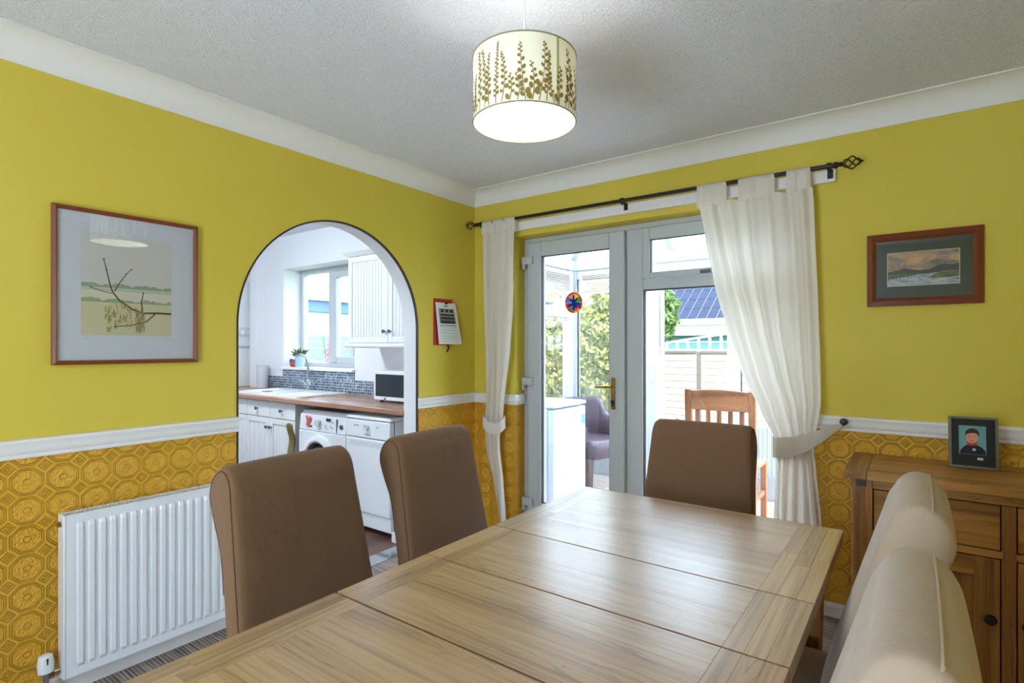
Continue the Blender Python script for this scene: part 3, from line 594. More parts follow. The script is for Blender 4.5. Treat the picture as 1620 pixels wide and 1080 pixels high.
O('heading', MB().face([onp(.4, .91), onp(.6, .91), onp(.6, .93), onp(.4, .93)]).face([onp(.12, .44), onp(.88, .44), onp(.88, .455), onp(.12, .455)]), M['blackp'], ca, fix=False)
O('nail', MB().cyl((0, -.322, 1.592), (.03, -.322, 1.592), .006), M['black'], ca)
O('pen_clip', MB().tube([(.008, -.30, 1.318), (.014, -.295, 1.300), (.010, -.285, 1.292), (.014, -.30, 1.275), (.01, -.305, 1.262)], .005), M['black'], ca, smooth=True)

# ================================================================== PORTRAIT IN A FRAME ON THE SIDEBOARD
pf = thing('photo_frame', 'small black photo frame with a child portrait standing on the sideboard', 'photo frame', (2.772, -.16, .806))
def pfm(name, mb, m, par=None): return O(name, mb, m, par or pf)
pts_mb = lambda a0, a1, b0, b1, y0, y1: MB().box(a0, a1, y0, y1, b0, b1)
for a0, a1, b0, b1 in ((2.694, 2.703, .807, 1.013), (2.840, 2.849, .807, 1.013), (2.703, 2.840, 1.004, 1.013), (2.703, 2.840, .807, .816)): pfm('frame_bar', pts_mb(a0, a1, b0, b1, -.172, -.155), mat('pewter_bead', '6f6a5e', .4, .5))
pfm('mount', pts_mb(2.703, 2.840, .816, 1.004, -.166, -.157), mat('black_mount', '1a1d1c', .7))
flat(rectp(2.727, 2.812, .862, .977), mat('portrait_backdrop', '6fa0a6', .7), 'portrait_backdrop', pf, y=-.1662)
flat([(2.729, .863), (2.731, .876), (2.742, .892), (2.756, .902), (2.782, .902), (2.797, .893), (2.809, .880), (2.811, .863)], mat('portrait_jumper', '15161f', .7), 'portrait_jumper', pf, y=-.1667)
flat(ell((2.768, .930), .0185, .0235, n=18), mat('portrait_face', 'd79a7c', .7), 'portrait_face', pf, y=-.1667); flat(rectp(2.760, 2.777, .897, .912), mat('portrait_face2', 'c98a6e', .7), 'portrait_neck', pf, y=-.1665)
flat([(2.747, .934), (2.748, .952), (2.757, .964), (2.770, .968), (2.784, .963), (2.791, .950), (2.790, .935), (2.785, .944), (2.776, .949), (2.762, .947), (2.752, .943)], mat('portrait_hair', '3b2418', .7), 'portrait_hair', pf, y=-.1672)
flat([(2.752, .900), (2.752, .912), (2.767, .906), (2.783, .912), (2.784, .900), (2.768, .897)], mat('portrait_collar', 'c3202c', .6), 'portrait_collar', pf, y=-.1673)
for c in ((2.760, .934), (2.776, .934)): flat(ell(c, .0022, .0018, n=8), M['blackp'], 'portrait_eye', pf, y=-.1673)
flat([(2.761, .919), (2.775, .919), (2.772, .916), (2.764, .916)], M['red'], 'portrait_mouth', pf, y=-.1673)
badge = mat('white_badge', 'c9c4bd', .6); flat(ell((2.774, .882), .006, .006, n=10), badge, 'portrait_badge', pf, y=-.1674); flat(rectp(2.784, 2.802, .842, .851), badge, 'mount_emblem', pf, y=-.1664)
pfm('easel_back', MB().prism([(-.157, .99), (-.157, .97), (-.075, .820), (-.085, .820)], 0, 2.755, 2.79), M['blackp'])
pf.rotation_euler = (R(-7), 0, R(3)); pf.location.y = -.165; pf.location.z = .8078

# ================================================================== RADIATOR
ra = thing('radiator', 'white ribbed panel radiator under the framed print', 'radiator', (.06, -2.11, .09))
AY, BY, Z0, Z1, XF = -2.405, -1.80, .085, .678, .088
nr = 16; pitch = (BY-AY-.05)/nr
def ribx(y):
    t = ((y-AY-.025)/pitch) % 1.0
    if y < AY+.02 or y > BY-.02: return 0
    return .007 if .30 < t < .70 else (.0 if t < .18 or t > .82 else .007*((t-.18)/.12 if t < .5 else (.82-t)/.12))
ys = sorted(set([AY, AY+.02, BY-.02, BY] + [AY+.025+pitch*(i+q) for i in range(nr) for q in (.18, .30, .70, .82)]))
zs = [Z0, Z0+.03, Z0+.045, Z1-.045, Z1-.03, Z1]
mb = MB(); vs = []; fs = []
for z in zs:
    for y in ys: vs.append((XF+(0 if z in (Z0, Z0+.03, Z1-.03, Z1) else ribx(y)), y, z))
n = len(ys)
for j in range(len(zs)-1):
    for i in range(n-1): fs.append((j*n+i, j*n+i+1, (j+1)*n+i+1, (j+1)*n+i))
mb.raw(vs, fs); bx = MB().box(XF-.014, XF-.0005, AY, BY, Z0, Z1); mb.raw(bx.v, bx.f)
O('front_panel', mb, M['enamel'], ra, smooth=20)
O('back_panel', box(.028, .040, AY, BY, Z0, Z1), M['enamel'], ra)
for y in (AY-.008, BY): O('side_cover', box(.026, XF+.002, y, y+.008, Z0-.002, Z1+.004), M['enamel'], ra, bevel=.003)
gr = O('top_grille', MB().box(.026, .034, AY, BY, Z1-.002, Z1+.004).box(XF-.010, XF+.002, AY, BY, Z1-.002, Z1+.004), M['enamel'], ra)
mb = MB()
for i in range(42): y = AY+.006+(BY-AY-.012)*i/41; mb.box(.034, XF-.01, y-.0014, y+.0014, Z1-.001, Z1+.003)
O('grille_bars', mb, M['enamel'], gr, kind='stuff')
O('grille_shade_sheet', box(.041, XF-.015, AY+.002, BY-.002, Z1-.010, Z1-.006), mat('grille_shade_dark', '2a2c2c', .8), ra)  # dark sheet that paints the shade behind the grille slots
O('fins', MB().box(.041, XF-.015, AY+.02, AY+.022, Z0+.02, Z1-.06).box(.041, XF-.015, BY-.022, BY-.02, Z0+.02, Z1-.06), M['enamel2'], ra)
for y in (-2.25, -1.95): O('bracket', box(.003, .028, y-.015, y+.015, .2, .6), M['enamel'], ra)
O('plug', MB().cyl((.06, AY-.008, Z1-.03), (.06, AY-.018, Z1-.03), .010, n=6), M['brass'], ra)
va = O('valve_body', MB().cyl((.062, AY-.006, .115), (.062, AY-.052, .115), .011).cyl((.062, AY-.052, 0), (.062, AY-.052, .125), .011).cyl((.062, AY-.03, .115), (.062, AY-.042, .115), .016, n=6), M['steel'], ra, smooth=True)
O('valve_head', MB().lathe([(.014, .0), (.023, .004), (.0245, .03), (.0225, .055), (.020, .062), (.012, .066)], (.062, AY-.052, .125), 20), M['enamel'], va, smooth=True)
O('valve_mark', MB().prism([(AY-.055, .183), (AY-.049, .183), (AY-.0505, .160), (AY-.0535, .160)], 0, .080, .0865), M['blackp'], va)
O('tail_pipe', MB().cyl((.062, BY+.008, .115), (.062, BY+.03, .115), .010).tube([(.062, BY+.03, .125), (.062, BY+.03, .05), (.07, BY+.045, .0)], .0085), M['enamel'], ra, smooth=True)

# ================================================================== PENDANT LAMP
LX, LY, LR, LZ0, LZ1 = 1.63, -1.69, .155, 1.975, 2.168
lp = thing('pendant_lamp', 'cream drum pendant lamp shade printed with leafy stems', 'lamp', (LX, LY, LZ0))
sh = mat('lamp_shade_fabric', 'efeed8', .8, spec=.1, trans=.058)
O('shade', MB().lathe([(LR, LZ0), (LR, LZ1)], (LX, LY, 0), 64, caps=False), sh, lp, smooth=True)
for z in (LZ0, LZ1): O('rim', MB().tube([(LX+LR*math.cos(2*PI*i/48), LY+LR*math.sin(2*PI*i/48), z) for i in range(49)], .0022, 6, caps=False), mat('shade_rim', '8b8a68', .6), lp, smooth=True)
va_ = math.atan2(-3.047-LY, 2.584-LX)                    # stems are spread all the way round
pm = mat('shade_print', '998549', .8, spec=.1, trans=.02); rr = random.Random(21); mb = MB()
def on_shade(s, z, e=.0012): a = s/LR; return (LX+(LR+e)*math.cos(a), LY+(LR+e)*math.sin(a), z)
circ = 2*PI*LR
def leaf(s, z, a, b, rot):
    mb.face([on_shade(u, v) for u, v in ell((s, z), a, b, rot, 12)])
ns = 46
for i in range(ns):
    s0 = circ*i/ns+rr.uniform(-.003, .003); hgt = rr.choice((.08, .11, .13, .15, .165, .175))*rr.uniform(.9, 1.02); lean = rr.uniform(-.018, .018); bend = rr.uniform(-.012, .012)
    f = lambda t: (s0+lean*t+bend*math.sin(t*PI), LZ0+.004+hgt*t)
    pp = [f(k/10) for k in range(11)]
    for k in range(10):
        (a, b), (c, d) = pp[k], pp[k+1]; wv = .0013*(1-.4*k/10); mb.face([on_shade(a-wv, b), on_shade(a+wv, b), on_shade(c+wv, d), on_shade(c-wv, d)])
    big = rr.uniform(.55, 1.1); k = 0; t = rr.uniform(.08, .2)
    while t < .99:
        a, b = f(t); sz = (.0068*(1-t)+.0032)*big*rr.uniform(.75, 1.15); sd_ = 1 if k % 2 else -1
        leaf(a+sd_*sz*1.05, b+sz*.3, sz*.8, sz*rr.uniform(.85, 1.25), -sd_*rr.uniform(.2, .8)); k += 1; t += sz*rr.uniform(1.25, 2.1)/hgt
O('leaf_print', mb, pm, lp, fix=False)
O('seam_band', MB().grid(lambda u, v: on_shade((va_+.62)*LR+.008*u, LZ0+.002+(LZ1-LZ0-.004)*v, .0008), 2, 2), mat('shade_seam', 'c9c48a', .8, trans=.3), lp)
O('cord', MB().cyl((LX, LY, LZ0+.13), (LX, LY, ZC-.02), .0035), M['white'], lp)
O('ceiling_rose', MB().lathe([(.045, ZC), (.045, ZC-.012), (.02, ZC-.028), (.008, ZC-.032)], (LX, LY, 0), 24), M['white'], lp, smooth=True)
O('spider', MB().tube([(LX-LR, LY, LZ1-.02), (LX, LY, LZ1-.05), (LX+LR, LY, LZ1-.02)], .002, 6).tube([(LX, LY-LR, LZ1-.02), (LX, LY, LZ1-.05), (LX, LY+LR, LZ1-.02)], .002, 6), M['white'], lp)
O('bulb_holder', MB().lathe([(.012, .19), (.018, .185), (.018, .13), (.014, .125)], (LX, LY, LZ0), 16), M['white'], lp, smooth=True)
bm_ = mat('lit_bulb', 'ffffff', .3); NT(bm_).n['Principled BSDF'].inputs['Emission Color'].default_value = (1, .97, .9, 1); NT(bm_).n['Principled BSDF'].inputs['Emission Strength'].default_value = 12
O('bulb', MB().ball((LX, LY, LZ0+.085), .032, 16, 10, sc=(1, 1, 1.25)), bm_, lp, smooth=True)
ld = bpy.data.lights.new('pendant_light', 'POINT'); lo = bpy.data.objects.new('pendant_light', ld); COL.objects.link(lo); lo.parent = lp; lo.location = (0, 0, .085); ld.energy = BULB; ld.shadow_soft_size = .045; ld.color = (.97, .97, 1.0)

# ================================================================== CURTAIN POLE AND CURTAINS
ROD = lambda x: (x, -.085, 2.158-.004*x)
po = thing('curtain_pole', 'black iron curtain pole with twisted cage finials over the doors', 'curtain pole', (1.2, -.085, 2.14))
O('rod', MB().cyl(ROD(.105), ROD(2.275), .0105), M['black'], po, smooth=True)
for x0, sg in ((.105, -1), (2.275, 1)):
    fn = O('finial_collar', MB().lathe([(.011, 0), (.015, .004*sg), (.015, .012*sg), (.009, .02*sg), (.012, .028*sg), (.006, .036*sg)], ROD(x0), 16, 0), M['black'], po, smooth=True)
    mb = MB()
    for k in range(4):
        pts = []
        for i in range(15):
            t = i/14; r = .026*math.sin(PI*t)**.8+.002; a = k*PI/2+t*PI*1.1; p = ROD(x0); pts.append((p[0]+sg*(.034+.075*t), p[1]+r*math.cos(a), p[2]+r*math.sin(a)))
        mb.tube(pts, .0032, 6)
    p = ROD(x0+sg*.112); mb.ball(p, .006, 10, 6)
    O('finial_cage', mb, M['black'], po, smooth=True)
for x in (.13, 1.20, 2.255):
    p = ROD(x); O('bracket', MB().box(x-.008, x+.008, -.085, -.031, p[2]-.014, p[2]-.004).box(x-.012, x+.012, -.034, -.0305, p[2]-.045, p[2]-.005).lathe([(.012, -.009), (.016, -.009), (.016, .009), (.012, .009), (.012, -.009)], p, 16, 0, caps=False).cyl((x, -.085, p[2]-.028), (x, -.085, p[2]-.012), .004), M['black'], po)
def interp(tab, z):
    tab = sorted(tab); 
    if z <= tab[0][0]: return tab[0][1]
    for (a, p), (b, q) in zip(tab, tab[1:]):
        if z <= b: t = (z-a)/(b-a); t = t*t*(3-2*t)*.35+t*.65; return p+(q-p)*t
    return tab[-1][1]
def cloth(left, right, z0, z1, npl, amp, y0, phase=0, nz=70, nu=110, top_scallop=None):
    def fn(u, v):
        zt = z1 if not top_scallop else z1-top_scallop(u); z = z0+(zt-z0)*v
        l = interp(left, z); r = interp(right, z); wv = r-l
        x = l+wv*u+.006*math.sin(9*u+4*z)
        a = interp(amp, z); fold = math.sin(2*PI*npl*u+phase+.6*math.sin(3*u))+.2*math.sin(2*PI*npl*2.3*u+1.3)
        edge = min(1, u*12, (1-u)*12)
        return (x, y0+a*fold*(.4+.6*edge)+.006*math.sin(6*z+5*u), z)
    return MB().grid(fn, nu, nz)
# right curtain
RL = [(.03, 1.985), (.477, 2.011), (.762, 2.032), (.81, 2.030), (.855, 2.020), (.976, 1.962), (1.164, 1.872), (1.392, 1.794), (1.627, 1.729), (1.866, 1.680), (2.06, 1.645)]
RR = [(.03, 2.236), (.457, 2.231), (.74, 2.205), (.80, 2.195), (.86, 2.200), (1.024, 2.221), (1.444, 2.208), (1.987, 2.200), (2.06, 2.195)]
rc = thing('curtain', 'cream tab-top curtain held aside by a tie-back on the sideboard side', 'curtain', (2.1, -.09, .03), 'cream curtains at the glazed doors')
scal = lambda u: .012*abs(math.sin(PI*(u*3)))
O('cloth', cloth(RL, RR, .03, 2.062, 5, [(.03, .022), (.5, .022), (.80, .012), (1.0, .017), (1.5, .022), (2.06, .020)], -.098, 1.2, top_scallop=scal), M['curtain'], rc, smooth=80)
def tab(x0, x1, par, zb):
    def fn(u, v):
        x = x0+(x1-x0)*u; a = v; zt = ROD(x)[2]
        if a < .42: t = a/.42; return (x+.004*math.sin(u*9), -.099+.006*math.sin(u*14), zb+(zt-zb)*t)
        if a < .58: t = (a-.42)/.16; return (x, -.085-.0135*math.cos(PI*t), zt+.0135*math.sin(PI*t))
        t = (a-.58)/.42; return (x, -.071, zt+(zb-zt)*t)
    O('tab', MB().grid(fn, 16, 26), M['curtain'], par, smooth=80)
for a, b in ((1.640, 1.79), (1.85, 2.02), (2.075, 2.178)): tab(a, b, rc, 2.045)
def band(path, name, par):
    """path: (x, y, zc, half height)"""
    def fn(u, v):
        t = u*(len(path)-1); i = min(int(t), len(path)-2); f = t-i; p = [path[i][k]+(path[i+1][k]-path[i][k])*f for k in range(4)]
        return (p[0], p[1]-.003*math.sin(PI*v), p[2]+p[3]*(2*v-1))
    return O(name, MB().grid(fn, 48, 6), M['tie'], par, smooth=80)
tb2 = thing('curtain_tieback', 'cream fabric tie-back pulling the right curtain to a wall knob', 'tie-back', (2.15, -.09, .74))
band([(2.19, -.045, .82, .05), (2.08, -.055, .81, .05), (2.022, -.085, .805, .05), (2.016, -.115, .805, .05), (2.035, -.135, .806, .05), (2.10, -.142, .818, .048), (2.17, -.136, .845, .042), (2.23, -.11, .882, .032), (2.28, -.07, .915, .02), (2.308, -.045, .930, .009)], 'band', tb2)
kn = thing('tieback_knob', 'dark round tie-back knob on the dado rail beside the sideboard', 'knob', (2.312, -.03, .94)); O('knob', MB().lathe([(.004, -.038), (.014, -.036), (.017, -.028), (.012, -.018), (.006, -.012), (.006, 0)], (2.312, -.022, .946), 16, 1), M['black'], kn, smooth=True); O('hook', MB().tube([(2.312, -.03, .944), (2.314, -.04, .930), (2.308, -.047, .924)], .0018, 6), M['black'], kn)
# left curtain
LL = [(.03, .31), (.15, .297), (.379, .253), (.60, .190), (.70, .180), (.80, .178), (.90, .182), (.984, .185), (1.512, .163), (2.087, .146)]
LR_ = [(.03, .36), (.157, .345), (.39, .329), (.60, .303), (.69, .302), (.76, .322), (.862, .334), (1.291, .383), (1.715, .414), (2.10, .43)]
lc = thing('curtain', 'narrow cream curtain gathered by a tie-back beside the room corner', 'curtain', (.28, -.09, .03), 'cream curtains at the glazed doors')
O('cloth', cloth(LL, LR_, .03, 2.095, 4, [(.03, .02), (.5, .018), (.74, .014), (1.0, .020), (2.1, .018)], -.092, .4, nu=80), M['curtain'], lc, smooth=80)
for a, b in ((.148, .235), (.245, .335), (.342, .428)): tab(a, b, lc, 2.08)
tb3 = thing('curtain_tieback', 'cream fabric tie-back looped around the left curtain', 'tie-back', (.25, -.09, .68))
band([(.172, -.03, .84, .02), (.166, -.07, .81, .035), (.170, -.112, .785, .040), (.22, -.125, .748, .042), (.29, -.123, .738, .040), (.326, -.108, .760, .040), (.338, -.075, .785, .04), (.30, -.05, .80, .03), (.20, -.035, .83, .02)], 'band', tb3)
O('hook', MB().cyl((.165, -.03, .955), (.165, -.0275, .955), .01).tube([(.165, -.028, .955), (.168, -.05, .94), (.17, -.04, .86)], .003, 6), M['black'], tb3)

# suncatcher on the door glass
su = thing('suncatcher', 'round rainbow stained-glass suncatcher stuck on the door pane', 'suncatcher', (.761, .11, 1.525))
def tint(n, c): return mat(n, c, .2, trans=.5)
def disc(r0, r1, a0, a1, m, e=0):
    n = 10; pts = [(.761+r0*math.cos(a0+(a1-a0)*i/n)*.95, 1.591+r0*math.sin(a0+(a1-a0)*i/n)) for i in range(n+1)] + [(.761+r1*math.cos(a1-(a1-a0)*i/n)*.95, 1.591+r1*math.sin(a1-(a1-a0)*i/n)) for i in range(n+1)]
    flat(pts, m, 'glass_piece', su, y=.1165-e, t=.003)
cols = [tint('sc%d' % i, c) for i, c in enumerate(('d8362a', 'e8742a', 'f0b030', '58b03a', '2f9ad0', '8a4fb0', 'd03a70', 'e8d040'))]
for i in range(8): disc(.056, .069, i*PI/4, (i+1)*PI/4-.02, cols[(0, 1, 6, 0, 1, 0, 2, 6)[i]]); disc(.022, .0555, i*PI/4, (i+1)*PI/4-.03, cols[(3, 7, 2, 4, 6, 3, 1, 5)[i]])
blue = tint('sc_blue', '2038b8')
for a, l in ((1.57, .055), (.9, .045), (2.2, .042), (-.1, .045), (-.9, .04), (-1.5, .05), (3.5, .05)): stroke([(.761, 1.585), (.761+l*.5*math.cos(a), 1.585+l*.5*math.sin(a)), (.761+l*math.cos(a), 1.585+l*math.sin(a))], .011, .006, blue, 'glass_piece', su, y=.1128)
flat(ell((.761, 1.585), .016, .018, n=14), blue, 'glass_piece', su, y=.1124)

# ================================================================== KITCHEN
def knobk(x, y, z, par): O('knob', MB().lathe([(.003, -.026), (.013, -.027), (.015, -.020), (.006, -.012), (.006, 0)], (x, y, z), 12, 1), M['pewter'], par, smooth=True)
def kdoor(x0, x1, z0, z1, y, par, kx, kz, bead=True, name='door'):
    st = .045
    mb = MB().box(x0, x0+st, y, y+.02, z0, z1).box(x1-st, x1, y, y+.02, z0, z1).box(x0+st, x1-st, y, y+.02, z1-st, z1).box(x0+st, x1-st, y, y+.02, z0, z0+st)
    d = O(name, mb, M['cabinet'], par, bevel=.002)
    n = max(3, int((x1-x0-2*st)/.035)); pw = (x1-x0-2*st)/n
    for i in range(n): O('bead_board', box(x0+st+pw*i+.0015, x0+st+pw*(i+1)-.0015, y+.007, y+.016, z0+st, z1-st), M['cabinet'], d, bevel=.0015, seg=1)
    O('panel_back', box(x0+st, x1-st, y+.015, y+.019, z0+st, z1-st), M['enamel2'], d)
    knobk(kx, y, kz, d); return d
KF = -.535
def base_unit(x0, x1, label):
    c = thing('base_cabinet', label, 'cabinet', ((x0+x1)/2, -.25, 0), 'white base cabinets under the worktop')
    O('body', box(x0, x1, KF+.022, KW-.01, .1, .838), M['cabinet'], c); O('plinth', box(x0, x1, KF+.07, KF+.085, 0, .1), M['cabinet'], c)
    xm = (x0+x1)/2
    for a, b, s in ((x0, xm, 1), (xm, x1, -1)):
        dr = O('drawer', box(a+.002, b-.002, KF, KF+.02, .700, .835), M['cabinet'], c, bevel=.004); knobk((a+b)/2, KF, .768, dr)
        kdoor(a+.002, b-.002, .105, .695, KF, c, (b-.03 if s == 1 else a+.03), .62)
base_unit(-2.194, -1.437, 'white base cabinet with two drawers under the kitchen sink'); base_unit(-2.955, -2.198, 'white base cabinet at the far end of the kitchen run')
O('worktop', MB().box(-3.3, T-.002, -.575, KW-.009, .842, .880), M['worktop'], bevel=.006, label='wood-effect laminate kitchen worktop with the sink set in', cat='worktop')
# sink and tap
sk = thing('kitchen_sink', 'white ceramic inset sink with drainer below the kitchen window', 'sink', (-1.9, -.27, .88))
def rr_loop(x0, x1, y0, y1, z, r=.05, n=5): 
    out = []
    for cx, cy, a in ((x1-r, y1-r, 0), (x0+r, y1-r, PI/2), (x0+r, y0+r, PI), (x1-r, y0+r, 1.5*PI)):
        for i in range(n+1): t = a+PI/2*i/n; out.append((cx+r*math.cos(t), cy+r*math.sin(t), z))
    return out
O('rim', MB().loops([rr_loop(-2.40, -1.42, -.52, -.03, .880), rr_loop(-2.40, -1.42, -.52, -.03, .896), rr_loop(-2.375, -1.445, -.495, -.055, .900), rr_loop(-2.35, -1.47, -.47, -.12, .890), rr_loop(-2.33, -1.49, -.45, -.14, .886)]), M['ceramic'], sk, smooth=30)
O('bowl', MB().loops([rr_loop(-2.32, -1.93, -.44, -.15, .8875), rr_loop(-2.30, -1.95, -.42, -.17, .8868)]), M['enamel2'], sk)
O('drain_grate', MB().box(-2.26, -2.18, -.36, -.30, .887, .892), M['pewter'], sk)
for i in range(7): x = -1.86+.05*i; O('drainer_rib', box(x, x+.012, -.43, -.17, .884, .891), M['ceramic'], sk, bevel=.003)
tp = thing('mixer_tap', 'chrome swan-neck mixer tap behind the kitchen sink', 'tap', (-1.975, -.06, .899))
O('body', MB().lathe([(.026, .899), (.026, .905), (.019, .915), (.019, .985), (.013, .995)], (-1.975, -.065, 0), 16), M['steel'], tp, smooth=True)
O('spout', MB().tube([(-1.975, -.065, .99), (-1.977, -.068, 1.14), (-1.985, -.085, 1.20), (-2.000, -.125, 1.228), (-2.015, -.165, 1.215), (-2.02, -.185, 1.18)], .0115, 10), M['steel'], tp, smooth=True)
for s in (-1, 1): O('lever', MB().cyl((-1.975, -.065, .955), (-1.975+s*.045, -.07, .955), .012).cyl((-1.975+s*.045, -.07, .945), (-1.975+s*.05, -.085, .99), .010), M['steel'], tp, smooth=True)
# towel in the gap
tw = O('tea_towel', MB().grid(lambda u, v: (-1.462+.07*u+.006*math.sin(8*v), -.575+.015*math.sin(7*u+5*v)+.012*math.sin(11*v), .22+.46*v+.01*math.sin(9*u)), 14, 26), mat('olive_towel', '8c7f4e', .95, noise=(60, .4, .004)), label='olive towel hanging between cabinet and washing machine', cat='towel', smooth=80)
sl = tw.modifiers.new('s', 'SOLIDIFY'); sl.thickness = .006
# washing machine
wm = thing('washing_machine', 'white front-loading washing machine with a red sticker', 'washing machine', (-1.06, -.25, 0))
WX_0, WX_1, WY = -1.358, -.762, -.555
O('body', MB().prism([(WY+.012, .03), (WY+.012, .66), (WY+.03, .775), (WY+.05, .803), (KW-.02, .803), (KW-.02, .03)], 0, WX_0, WX_1), M['enamel'], wm, bevel=.008)
O('feet', MB().cyl((WX_0+.05, WY+.06, 0), (WX_0+.05, WY+.06, .03), .02).cyl((WX_1-.05, WY+.06, 0), (WX_1-.05, WY+.06, .03), .02).cyl((WX_0+.05, -.05, 0), (WX_0+.05, -.05, .03), .02).cyl((WX_1-.05, -.05, 0), (WX_1-.05, -.05, .03), .02), M['blackp'], wm)
O('front', box(WX_0+.004, WX_1-.004, WY, WY+.013, .04, .645), M['enamel'], wm, bevel=.005)
cp = O('control_panel', MB().prism([(WY+.004, .650), (WY+.016, .772), (WY+.035, .772), (WY+.03, .650)], 0, WX_0+.004, WX_1-.004), M['enamel'], wm, bevel=.004)
O('dial', MB().cyl((-1.10, WY+.010, .715), (-1.10, WY-.015, .713), .030, .026, 20), M['enamel2'], cp, smooth=True)
O('display', box(-1.005, -.955, WY+.006, WY+.012, .735, .757), M['dark'], cp)
for i, (x, z, r) in enumerate(((-1.02, .70, .014), (-.99, .68, .009), (-.96, .70, .009), (-.93, .69, .009), (-.93, .73, .008))): O('button', MB().cyl((x, WY+.014, z), (x, WY+.003, z), r, n=14), M['enamel2'], cp, smooth=True)
O('program_knob', MB().cyl((-.82, WY+.012, .705), (-.82, WY, .705), .017, n=14), M['pewter'], cp, smooth=True)
O('panel_line', MB().box(-.875, -.872, WY+.002, WY+.012, .655, .76), M['pewter'], cp)
flat([(-1.265, .755), (-1.25, .715), (-1.262, .690), (-1.235, .668), (-1.205, .680), (-1.215, .705), (-1.19, .745), (-1.205, .765), (-1.225, .742), (-1.245, .768)], mat('red_sticker', 'd2605e', .5), 'sticker', wm, y=WY+.0035, t=.001)
flat([(-1.205, .690), (-1.185, .690), (-1.185, .676), (-1.205, .676)], M['blackp'], 'sticker_mark', wm, y=WY+.0030, t=.001)
pdoor = O('porthole_ring', MB().lathe([(.205, 0), (.200, -.022), (.165, -.032), (.135, -.018), (.130, .0), (.135, .005), (.205, .005)], (-1.08, WY, .42), 40, 1, caps=False), M['enamel'], wm, smooth=30)
O('porthole_glass', MB().lathe([(.134, -.004), (.12, -.004), (.09, .02), (.03, .03)], (-1.08, WY, .42), 32, 1), M['dark'], pdoor, smooth=True)
O('porthole_trim', MB().lathe([(.150, -.026), (.136, -.020), (.128, -.006), (.140, -.024)], (-1.08, WY, .42), 40, 1, caps=False), M['pewter'], pdoor, smooth=True)
# dishwasher
dw = thing('dishwasher', 'white slimline dishwasher beside the arch', 'dishwasher', (-.5, -.25, 0))
D0, D1, DY = -.735, -.262, -.572
O('body', box(D0+.002, D1-.002, DY+.045, KW-.03, .03, .785), M['enamel'], dw, bevel=.004); O('lid', MB().prism([(DY+.006, .788), (DY+.012, .806), (DY+.03, .814), (KW-.03, .814), (KW-.03, .788)], 0, D0, D1), M['enamel'], dw, bevel=.005)
dd = O('door', MB().box(D0, D1, DY, DY+.042, .135, .655), M['enamel'], dw, bevel=.008); O('fascia', MB().box(D0, D1, DY, DY+.042, .660, .784), M['enamel'], dw, bevel=.006)
O('kick_panel', box(D0+.002, D1-.002, DY+.012, DY+.04, .035, .130), M['enamel'], dw, bevel=.004); O('feet', MB().cyl((D0+.05, DY+.09, 0), (D0+.05, DY+.09, .03), .02).cyl((D1-.05, DY+.09, 0), (D1-.05, DY+.09, .03), .02).cyl((D0+.05, -.05, 0), (D0+.05, -.05, .03), .02).cyl((D1-.05, -.05, 0), (D1-.05, -.05, .03), .02), M['blackp'], dw)
O('dark_gap', MB().box(D0+.006, D1-.006, DY+.006, DY+.044, .784, .788).box(D1-.004, D1-.002, DY+.043, DY+.046, .13, .785), M['blackp'], dw)
O('grip_recess', MB().prism([(DY-.001, .640), (DY+.010, .634), (DY+.010, .606), (DY-.001, .600)], 0, D0+.045, D1-.045), M['enamel2'], dd)
O('dial', MB().cyl((-.50, DY, .735), (-.50, DY-.018, .735), .024, .021, 20), M['enamel2'], dw, smooth=True); O('dial_pointer', box(-.502, -.498, DY-.0195, DY-.018, .735, .757), M['pewter'], dw)
for x in (-.63, -.60, -.39): O('indicator', box(x-.008, x+.008, DY-.002, DY, .74, .746), M['pewter'], dw)
textmesh('brand_lettering', 'indesit', .026, mat('brand_grey', '6d7f97', .4), dw, lambda x, y: (-.495+x, DY-.0012, .678+y))
O('floor_block', box(-.215, -.165, -.60, -.555, 0, .07), M['white'], label='small white block on the kitchen floor beside the dishwasher', cat='block', bevel=.006)
# microwave
mw = thing('microwave', 'white microwave oven on the worktop beside the arch', 'microwave', (-.5, -.15, .88))
O('casing', box(-.752, -.262, -.285, KW-.03, .893, 1.118), M['enamel'], mw, bevel=.006); fr = O('door', box(-.752, -.40, -.305, -.285, .895, 1.116), M['enamel'], mw, bevel=.005)
O('door_glass', box(-.728, -.415, -.309, -.304, .925, 1.092), M['dark'], fr, bevel=.003); O('control_panel', box(-.398, -.262, -.303, -.285, .895, 1.116), M['enamel2'], mw, bevel=.004)
O('door_button', MB().cyl((-.62, -.306, .908), (-.62, -.311, .908), .008, n=12), M['pewter'], fr); O('dial', MB().cyl((-.33, -.303, 1.04), (-.33, -.318, 1.04), .022, n=16), M['enamel'], mw)
for x in (-.71, -.30): 
    for y in (-.26, -.03): O('foot', MB().cyl((x, y, .880), (x, y, .893), .014, n=12), M['blackp'], mw)
# wall cabinet
wc = thing('wall_cabinet', 'white beadboard wall cabinet above the microwave', 'cabinet', (-.63, -.12, 1.326))
O('body', box(-1.108, T-.01, -.250, KW-.002, 1.328, 2.018), M['cabinet'], wc, bevel=.002)
kdoor(-1.106, -.629, 1.330, 2.016, -.272, wc, -.660, 1.415); kdoor(-.625, T-.012, 1.330, 2.016, -.272, wc, -.594, 1.415)
O('cornice', MB().loops([[(x, y, z) for x, y, z in p] for p in ([(-1.112, -.276, 2.019), (T-.008, -.276, 2.019), (T-.008, KW-.002, 2.019), (-1.112, KW-.002, 2.019)], [(-1.145, -.31, 2.05), (T-.008, -.31, 2.05), (T-.008, KW-.002, 2.05), (-1.145, KW-.002, 2.05)])]), M['cabinet'], wc)
O('pelmet', box(-1.135, T-.01, -.30, -.262, 1.290, 1.326), M['cabinet'], wc, bevel=.014, seg=3)
